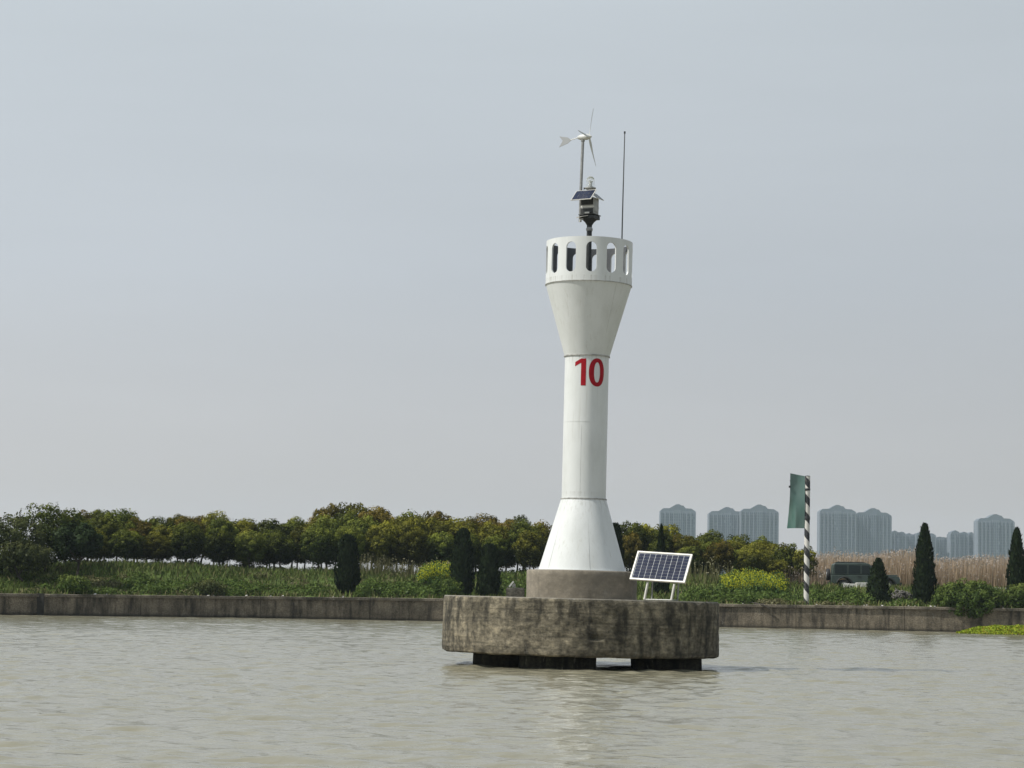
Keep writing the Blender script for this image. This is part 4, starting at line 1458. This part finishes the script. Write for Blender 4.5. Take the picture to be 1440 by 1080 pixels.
# ------------------------------------------------------------------ striped marker pole with green board
def make_pole():
    g = gp(1134, 1.1)
    Y = g.y
    s = Y / FPX
    root = thing('marker_pole', 'black and white spiral-striped pole on the quay holding a tall green board', 'marker pole', g)
    H = P(1136, 670, Y).z - g.z
    m = mat('spiral_stripes', (0.7, 0.7, 0.66), 0.55)
    t = m.node_tree
    gg = N(t, 'ShaderNodeTexCoord').outputs['Object']
    sp = N(t, 'ShaderNodeSeparateXYZ'); t.links.new(gg, sp.inputs[0])
    at = N(t, 'ShaderNodeMath', operation='ARCTAN2')
    t.links.new(sp.outputs['X'], at.inputs[0]); t.links.new(sp.outputs['Y'], at.inputs[1])
    per = 24.5 * s
    v = fmath(t, 'ADD', fmath(t, 'DIVIDE', sp.outputs['Z'], per), fmath(t, 'MULTIPLY', at.outputs[0], -1 / (2 * math.pi)))
    fr = fmath(t, 'FRACT', fmath(t, 'ADD', v, 0.25), 0)
    st = fmath(t, 'GREATER_THAN', fr, 0.5)
    wear = noise_node(t, gg, 5, 6)
    c = mixc(t, st, (0.62, 0.60, 0.55), (0.018, 0.02, 0.022))
    c = mixc(t, mrange(t, wear, 0.55, 0.75, 0, 0.5), c, (0.25, 0.23, 0.2))
    t.links.new(c, t.nodes['Principled BSDF'].inputs['Base Color'])
    lean = math.tan(R(0.15))
    MB().tube([(0, 0, -0.2), (lean * H, 0, H)], 0.155, 24).build('pole', m, root)
    MB().lathe([(0.30, -0.1), (0.30, 0.06), (0.16, 0.08)], 20).build('base_flange', M['dark_steel'], root)
    MB().lathe([(0.175, 0), (0.185, 0.03), (0.185, 0.16), (0.175, 0.19)], 20, c=(0, 0, P(1136, 731, Y).z - g.z)).build('clamp', M['dark_steel'], root)
    MB().lathe([(0.175, 0), (0.185, 0.03), (0.185, 0.10), (0.175, 0.13)], 20, c=(0, 0, P(1136, 690, Y).z - g.z)).build('clamp', M['dark_steel'], root)
    MB().lathe([(0.16, 0), (0.12, 0.04), (0.01, 0.055)], 20, c=(lean * H, 0, H)).build('pole_cap', M['dark_steel'], root)
    # board: tall sheet, outer edge curling at the lower left
    gm = mat('green_board', (0.040, 0.115, 0.088), 0.45, noise=0.18, nscale=1.3)
    t = gm.node_tree
    geo = N(t, 'ShaderNodeTexCoord').outputs['Object']
    fade = noise_node(t, geo, 0.8, 4, (2, 2, 0.6))
    cc = mixc(t, mrange(t, fade, 0.35, 0.7), (0.070, 0.150, 0.125), (0.135, 0.200, 0.182))
    t.links.new(cc, t.nodes['Principled BSDF'].inputs['Base Color'])
    t.nodes['Principled BSDF'].inputs['Roughness'].default_value = 0.35
    ztop_l, ztop_r = P(1110, 665.5, Y).z - g.z, P(1131, 669.5, Y).z - g.z
    zbot_l, zbot_r = P(1107, 742.5, Y).z - g.z, P(1131, 743, Y).z - g.z
    nu, nv = 16, 24
    vs, fs = [], []
    for side in (0, 1):
        for j in range(nv + 1):
            v_ = j / nv
            for i in range(nu + 1):
                u_ = i / nu                      # 0 at the outer (left) edge
                xl = (1110.3 - 1.8 * max(0, v_ - 0.35) / 0.65 - 1134.5) * s
                x = xl + u_ * (-3.6 * s - xl) if u_ < 1 else -3.6 * s
                zt_ = ztop_l + (ztop_r - ztop_l) * u_
                zb_ = zbot_l + (zbot_r - zbot_l) * u_
                z = zt_ + (zb_ - zt_) * v_
                curl = max(0, (v_ - 0.45)) ** 1.3 * max(0, (0.42 - u_)) * 4.2
                bow = 0.06 * math.sin(u_ * math.pi) + 0.05 * math.sin(v_ * 5 + u_ * 2)
                y = -0.10 + bow + curl + side * 0.012
                vs.append((x, y, z))
    m1 = (nu + 1) * (nv + 1)
    for j in range(nv):
        for i in range(nu):
            a = j * (nu + 1) + i
            fs.append((a, a + 1, a + nu + 2, a + nu + 1))
            fs.append((m1 + a, m1 + a + nu + 1, m1 + a + nu + 2, m1 + a + 1))
    for i in range(nu):
        fs.append((i, m1 + i, m1 + i + 1, i + 1))
        a = nv * (nu + 1) + i
        fs.append((a, a + 1, m1 + a + 1, m1 + a))
    for j in range(nv):
        a = j * (nu + 1)
        fs.append((a, a + nu + 1, m1 + a + nu + 1, m1 + a))
        a += nu
        fs.append((a, m1 + a, m1 + a + nu + 1, a + nu + 1))
    MB().add(vs, fs).build('board', gm, root, smooth=60)
    MB().box((-24.8 * s, -0.06, P(1109, 684.5, Y).z - g.z), (0.10, 0.08, 0.12)).build('edge_bracket', M['dark_steel'], root, smooth=0)
    for yy in (676, 700):
        MB().box((-13 * s, 0.16, P(1120, yy, Y).z - g.z), (22 * s, 0.05, 0.06)).build('cross_arm', M['dark_steel'], root, smooth=0)
make_pole()

# ------------------------------------------------------------------ off-road car
def make_car():
    g = gp(1216, 12.5)
    root = thing('offroad_car', 'dull green off-road car facing right behind the short cypress', 'car', g + Vector((0, 0, 0.0)), R(-4))
    def bev(o, wdt=0.03, seg=3):
        b = o.modifiers.new('bevel', 'BEVEL'); b.width = wdt; b.segments = seg; b.limit_method = 'ANGLE'
        return o
    W = 0.86
    # lower body with wheel arches
    poly = [(-2.12, 0.52), (-2.14, 0.98), (0.62, 1.02), (1.98, 0.98), (2.08, 0.90), (2.10, 0.52), (1.86, 0.48)]
    def arch(cx):
        return [(cx + 0.44 * math.cos(a), 0.38 + 0.44 * math.sin(a)) for a in np.linspace(0.25, math.pi - 0.25, 9)]
    poly += arch(1.35) + [(-0.80, 0.42)] + arch(-1.32) + [(-1.95, 0.48)]
    bev(MB().prism([(x, z) for x, z in poly], -W, W).build('body', M['car_paint'], root, smooth=30), 0.025)
    cab = [(-2.10, 0.985), (-2.02, 1.66), (-1.90, 1.74), (0.10, 1.76), (0.26, 1.70), (0.66, 1.03)]
    bev(MB().prism(cab, -W + 0.06, W - 0.06).build('cabin', M['car_paint'], root, smooth=30), 0.05)
    bev(MB().box((-0.92, 0, 1.775), (1.9, 1.3, 0.03)).build('roof', M['car_paint'], root, smooth=0), 0.012)
    for sg in (-1, 1):
        y = sg * (W - 0.052)
        for (x0, x1, x1t) in ((-1.92, -1.18, -1.18), (-1.08, -0.36, -0.36), (-0.26, 0.50, 0.20)):
            poly2 = [(x0, 1.10), (x1, 1.10), (x1t, 1.62), (x0 + 0.02, 1.62)]
            o = MB().prism(poly2, y - 0.008, y + 0.008).build('side_window', M['car_glass'], root, smooth=0)
        for xx in (-1.13, -0.31, 0.58):
            MB().box((xx, sg * (W + 0.001), 0.75), (0.012, 0.008, 0.44)).build('door_gap', M['black'], root, smooth=0)
        for xx in (-0.42, 0.40):
            MB().box((xx, sg * (W + 0.018), 0.93), (0.16, 0.03, 0.035)).build('door_handle', M['black'], root, smooth=0)
        for cx in (1.35, -1.32):
            wr = bpy.data.objects.new('wheel', None); col.objects.link(wr); wr.parent = root; wr.location = (cx, sg * 0.76, 0.37)
            for nm, rr, ww, m_ in (('tyre', 0.37, 0.12, 'black'), ('rim', 0.21, 0.125, 'steel')):
                mb = MB(); mb.lathe([(rr * 0.5, -ww), (rr * 0.93, -ww), (rr, -ww * 0.7), (rr, ww * 0.7), (rr * 0.93, ww), (rr * 0.5, ww)], 28)
                mb.v = [(x, z, y_) for x, y_, z in mb.v]
                mb.build(nm, M[m_], wr)
            pts = [(cx + 0.50 * math.cos(a), sg * (W + 0.03), 0.38 + 0.50 * math.sin(a)) for a in np.linspace(0.1, math.pi - 0.1, 12)]
            MB().tube(pts, 0.045, 6).build('fender_flare', M['black'], root)
        MB().box((-0.02, sg * (W + 0.05), 0.40), (1.75, 0.12, 0.05)).build('running_board', M['black'], root, smooth=0)
        bev(MB().box((0.55, sg * (W + 0.12), 1.18), (0.10, 0.18, 0.14)).build('mirror', M['black'], root, smooth=0), 0.02)
        MB().lathe([(0.01, -0.02), (0.10, -0.02), (0.10, 0.02), (0.01, 0.03)], 20).build('headlight', M['white_metal'], root, loc=(2.10, sg * 0.6, 0.80)).rotation_euler = (0, R(90), 0)
    bev(MB().box((1.32, 0, 1.035), (1.30, 1.45, 0.07)).build('bonnet', M['car_paint'], root, smooth=0), 0.03)
    MB().box((2.15, 0, 0.52), (0.16, 1.7, 0.18)).build('bumper', M['black'], root, smooth=0)
    MB().box((-2.2, 0, 0.52), (0.14, 1.7, 0.16)).build('bumper', M['black'], root, smooth=0)
    # windscreen
    nrm = Matrix.Rotation(R(-31), 3, 'Y')
    MB().box((0.50, 0, 1.37), (0.02, 1.42, 0.60), nrm).build('windscreen', M['car_glass'], root, smooth=0)
    sw = bpy.data.objects.new('spare_wheel', None); col.objects.link(sw); sw.parent = root; sw.location = (-2.27, 0.05, 1.02)
    for nm, rr, ww, m_ in (('tyre', 0.37, 0.11, 'black'), ('rim', 0.21, 0.12, 'steel')):
        mb = MB(); mb.lathe([(rr * 0.5, -ww), (rr * 0.93, -ww), (rr, -ww * 0.7), (rr, ww * 0.7), (rr * 0.93, ww), (rr * 0.5, ww)], 28)
        mb.v = [(z, y_, x) for x, y_, z in mb.v]
        mb.build(nm, M[m_], sw)
    MB().box((-0.9, 0.5, 1.82), (1.7, 0.03, 0.03)).build('roof_rail', M['black'], root, smooth=0)
    MB().box((-0.9, -0.5, 1.82), (1.7, 0.03, 0.03)).build('roof_rail', M['black'], root, smooth=0)
make_car()

# pale kerb along the track in front of the reeds
def kerb_run(pa, pb, t, zoff, label, seed):
    rng = random.Random(seed)
    a, b_ = gp(pa, t), gp(pb, t)
    root = thing('kerb', label, 'kerb', a)
    nseg = max(2, int((b_ - a).length / 0.9))
    ln = (b_ - a).length / nseg
    for k in range(nseg):
        x = a.x + (k + 0.5) * (b_.x - a.x) / nseg
        z = float(ground_h(x, t)) + zoff
        o = MB().box((x - a.x, float(wall_y(x)) + t - a.y, z - a.z + rng.uniform(-0.015, 0.015)), (ln - 0.03, 0.25, 0.34), Matrix.Rotation(rng.uniform(-.03, .03), 3, 'Y')).build('kerb_stone', M['pale_stone'], root, smooth=0)
        bb = o.modifiers.new('bevel', 'BEVEL'); bb.width = 0.03; bb.segments = 2
kerb_run(1186, 1220, 10.2, 0.14, 'short pale kerb in front of the green car', 1)
kerb_run(1318, 1470, 13.5, 0.16, 'long pale kerb behind the overhanging bush', 2)

def stone_mesh(seed, s):
    rng = random.Random(seed)
    mb = MB()
    import bmesh
    bm = bmesh.new()
    bmesh.ops.create_icosphere(bm, subdivisions=1, radius=1)
    sc_ = (rng.uniform(.7, 1.2), rng.uniform(.7, 1.1), rng.uniform(.5, .85))
    vs = [(v.co.x * s * sc_[0] * rng.uniform(.75, 1.15), v.co.y * s * sc_[1] * rng.uniform(.75, 1.15), v.co.z * s * sc_[2] * rng.uniform(.75, 1.15)) for v in bm.verts]
    fs = [tuple(v.index for v in f.verts) for f in bm.faces]
    bm.free()
    return vs, fs
def rubble():
    rng = random.Random(9)
    g = gp(1269, 4.5)
    mb = MB()
    for k in range(280):
        u_, v_ = rng.gauss(0, 0.42), rng.gauss(0, 0.45)
        h = max(0, 0.55 * (1 - (u_ / 0.95) ** 2)) * rng.random() + 0.05
        vs, fs = stone_mesh(k, rng.uniform(0.05, 0.11))
        x = g.x + u_ * 0.95
        z = float(ground_h(x, 4.5 + v_)) + h
        mb.add([(a + x, b_ + g.y + v_, c + z) for a, b_, c in vs], fs)
    tag(mb.build('rubble_heap', M['stone'], None, smooth=0), 'heap of grey rubble between the short and the tall cypress', kind='stuff')
rubble()
mbp = MB()
# grey clods of stone along the quay edge
def quay_stones():
    rng = random.Random(4)
    mb = MB()
    for k in range(34):
        x = rng.uniform(-27, 30)
        vs, fs = stone_mesh(500 + k, rng.uniform(0.03, 0.08))
        mb.add([(a + x, b_ + float(wall_y(x)) + rng.uniform(0.05, 0.4), c + float(wall_z(x)) + 0.03) for a, b_, c in vs], fs)
    tag(mb.build('loose_stones', M['pale_stone'], None, smooth=0), 'small loose stones lying along the quay coping', kind='stuff')
quay_stones()

# dead branch hanging over the wall edge right of the platform
b0 = gp(1062, 0.3)
root = thing('dead_branch', 'dark dead branch hanging over the quay wall right of the platform', 'branch', (b0.x, b0.y, float(wall_z(b0.x)) + 0.03))
sY = b0.y / FPX
br = lambda px, dz, y: ((px - 1062) * sY, y, dz)
MB().tube([br(1050, 0.10, 0.5), br(1062, 0.03, 0.0), br(1072, -0.06, -0.45), br(1082, -0.30, -0.52)], [0.03, 0.05, 0.055, 0.035], 7).build('limb', M['trunk'], root)
MB().tube([br(1070, -0.04, -0.4), br(1077, 0.10, -0.5), br(1084, 0.14, -0.55)], [0.03, 0.02, 0.01], 5).build('twig', M['trunk'], root)
MB().tube([br(1064, 0.02, 0), br(1070, 0.16, 0.1)], [0.025, 0.008], 5).build('twig', M['trunk'], root)

# ------------------------------------------------------------------ far apartment towers
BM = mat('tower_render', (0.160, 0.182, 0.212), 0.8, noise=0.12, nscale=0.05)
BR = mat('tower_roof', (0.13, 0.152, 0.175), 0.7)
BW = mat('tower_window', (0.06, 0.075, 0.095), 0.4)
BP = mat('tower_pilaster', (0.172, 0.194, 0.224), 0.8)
FAR = 2500.0
def tower(x0, x1, ye, yp, label, seed, Y=FAR, flat=False, depth=22):
    rng = random.Random(seed)
    cxp = (x0 + x1) / 2
    s = Y / FPX
    ctr = P(cxp, ye, Y)
    g0 = 0.35
    W = (x1 - x0) * s
    H = ctr.z - g0
    HP = (ye - yp) * s
    root = thing('apartment_tower', label, 'apartment tower', (ctr.x, Y, g0), 0, 'hazy apartment towers beyond the reeds')
    D = depth
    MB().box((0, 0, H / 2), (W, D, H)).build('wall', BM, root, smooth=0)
    # roof outline: stepped hips with a central gable
    if flat:
        for (c, w_, h_) in ((-0.22 * W, W * 0.42, HP), (0.27 * W, W * 0.34, HP * 0.6)):
            MB().prism([(c - w_ / 2, H), (c - w_ / 2, H + h_ * 0.5), (c, H + h_), (c + w_ / 2, H + h_ * 0.5), (c + w_ / 2, H)], -D / 2 + 0.5, D / 2 - 0.5).build('roof', BR, root, smooth=0)
    else:
        prof_ = [(-0.5, 0), (-0.42, 0.40), (-0.24, 0.44), (-0.05, 1.1), (0.03, 1.12), (0.10, 0.92), (0.15, 0.90), (0.22, 0.46), (0.38, 0.42), (0.5, 0)]
        MB().prism([(a * W, H + b_ * HP) for a, b_ in reversed(prof_)], -D / 2 + 0.4, D / 2 - 0.4).build('roof', BR, root, smooth=0)
    nb = max(2, int(round(W / 4.6)))
    for k in range(nb + 1):
        x = -W / 2 + k * W / nb
        MB().box((x * 0.985, -D / 2 - 0.55, H / 2 - 0.5), (1.3, 1.6, H - 1)).build('pilaster', BP, root, smooth=0)
    # central projecting bay
    MB().box((rng.uniform(-0.5, 0.5), -D / 2 - 0.75, H / 2 + 0.5), (W * 0.2, 1.4, H + 1)).build('centre_bay', BM, root, smooth=0)
    win = MB()
    floors = int(H / 3.0)
    for f in range(floors):
        z = 1.8 + f * 3.0
        for k in range(nb):
            xc = -W / 2 + (k + 0.5) * W / nb
            front = -D / 2 - 0.02
            if abs(xc) < W * 0.1 + 1.2: front = -D / 2 - 1.47
            for dx in (-1.15, 1.15):
                if rng.random() < 0.96:
                    win.box((xc + dx, front, z), (1.2, 0.1, 2.5))
        for y in (-D / 4, D / 4):
            for sg in (-1, 1):
                win.box((sg * (W / 2 + 0.02), y, z), (0.1, 1.8, 1.6))
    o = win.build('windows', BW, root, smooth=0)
    o['kind'] = 'stuff'
    bal = MB()
    for f in range(floors):
        for k in range(0, nb, 2):
            xc = -W / 2 + (k + 0.5) * W / nb
            if abs(xc) < W * 0.1 + 1.2: continue
            bal.box((xc, -D / 2 - 0.3, 0.3 + f * 3.0), (W / nb - 1.6, 0.6, 0.5))
    o = bal.build('balconies', BP, root, smooth=0)
    o['kind'] = 'stuff'
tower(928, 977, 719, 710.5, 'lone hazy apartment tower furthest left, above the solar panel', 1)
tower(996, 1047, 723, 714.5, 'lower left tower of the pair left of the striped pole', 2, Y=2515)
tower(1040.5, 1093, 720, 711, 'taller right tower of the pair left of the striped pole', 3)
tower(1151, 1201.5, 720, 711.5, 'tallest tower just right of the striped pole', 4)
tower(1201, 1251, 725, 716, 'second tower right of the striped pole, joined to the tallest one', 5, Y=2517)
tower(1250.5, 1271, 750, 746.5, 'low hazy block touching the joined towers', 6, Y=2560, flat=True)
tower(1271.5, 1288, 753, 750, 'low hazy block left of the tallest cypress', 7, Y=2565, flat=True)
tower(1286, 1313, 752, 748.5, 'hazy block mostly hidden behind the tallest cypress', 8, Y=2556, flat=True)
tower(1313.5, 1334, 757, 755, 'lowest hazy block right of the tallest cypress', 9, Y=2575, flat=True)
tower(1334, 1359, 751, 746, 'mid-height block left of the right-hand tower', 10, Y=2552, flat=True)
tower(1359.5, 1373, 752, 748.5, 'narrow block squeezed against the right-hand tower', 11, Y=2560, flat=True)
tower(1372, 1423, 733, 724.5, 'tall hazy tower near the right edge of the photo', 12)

# ------------------------------------------------------------------ haze
hm = bpy.data.materials.new('haze')
hm.use_nodes = True
t = hm.node_tree
t.nodes.clear()
ho = N(t, 'ShaderNodeOutputMaterial')
pv = N(t, 'ShaderNodeVolumePrincipled')
pv.inputs['Color'].default_value = (0.74, 0.86, 1.0, 1)
pv.inputs['Density'].default_value = 0.00011
t.links.new(pv.outputs[0], ho.inputs['Volume'])
hz = MB().box((0, 1450, 58), (5600, 3400, 120)).build('haze', hm, None, smooth=0)
tag(hz, 'thin bluish haze over the lake and the far shore', kind='stuff')
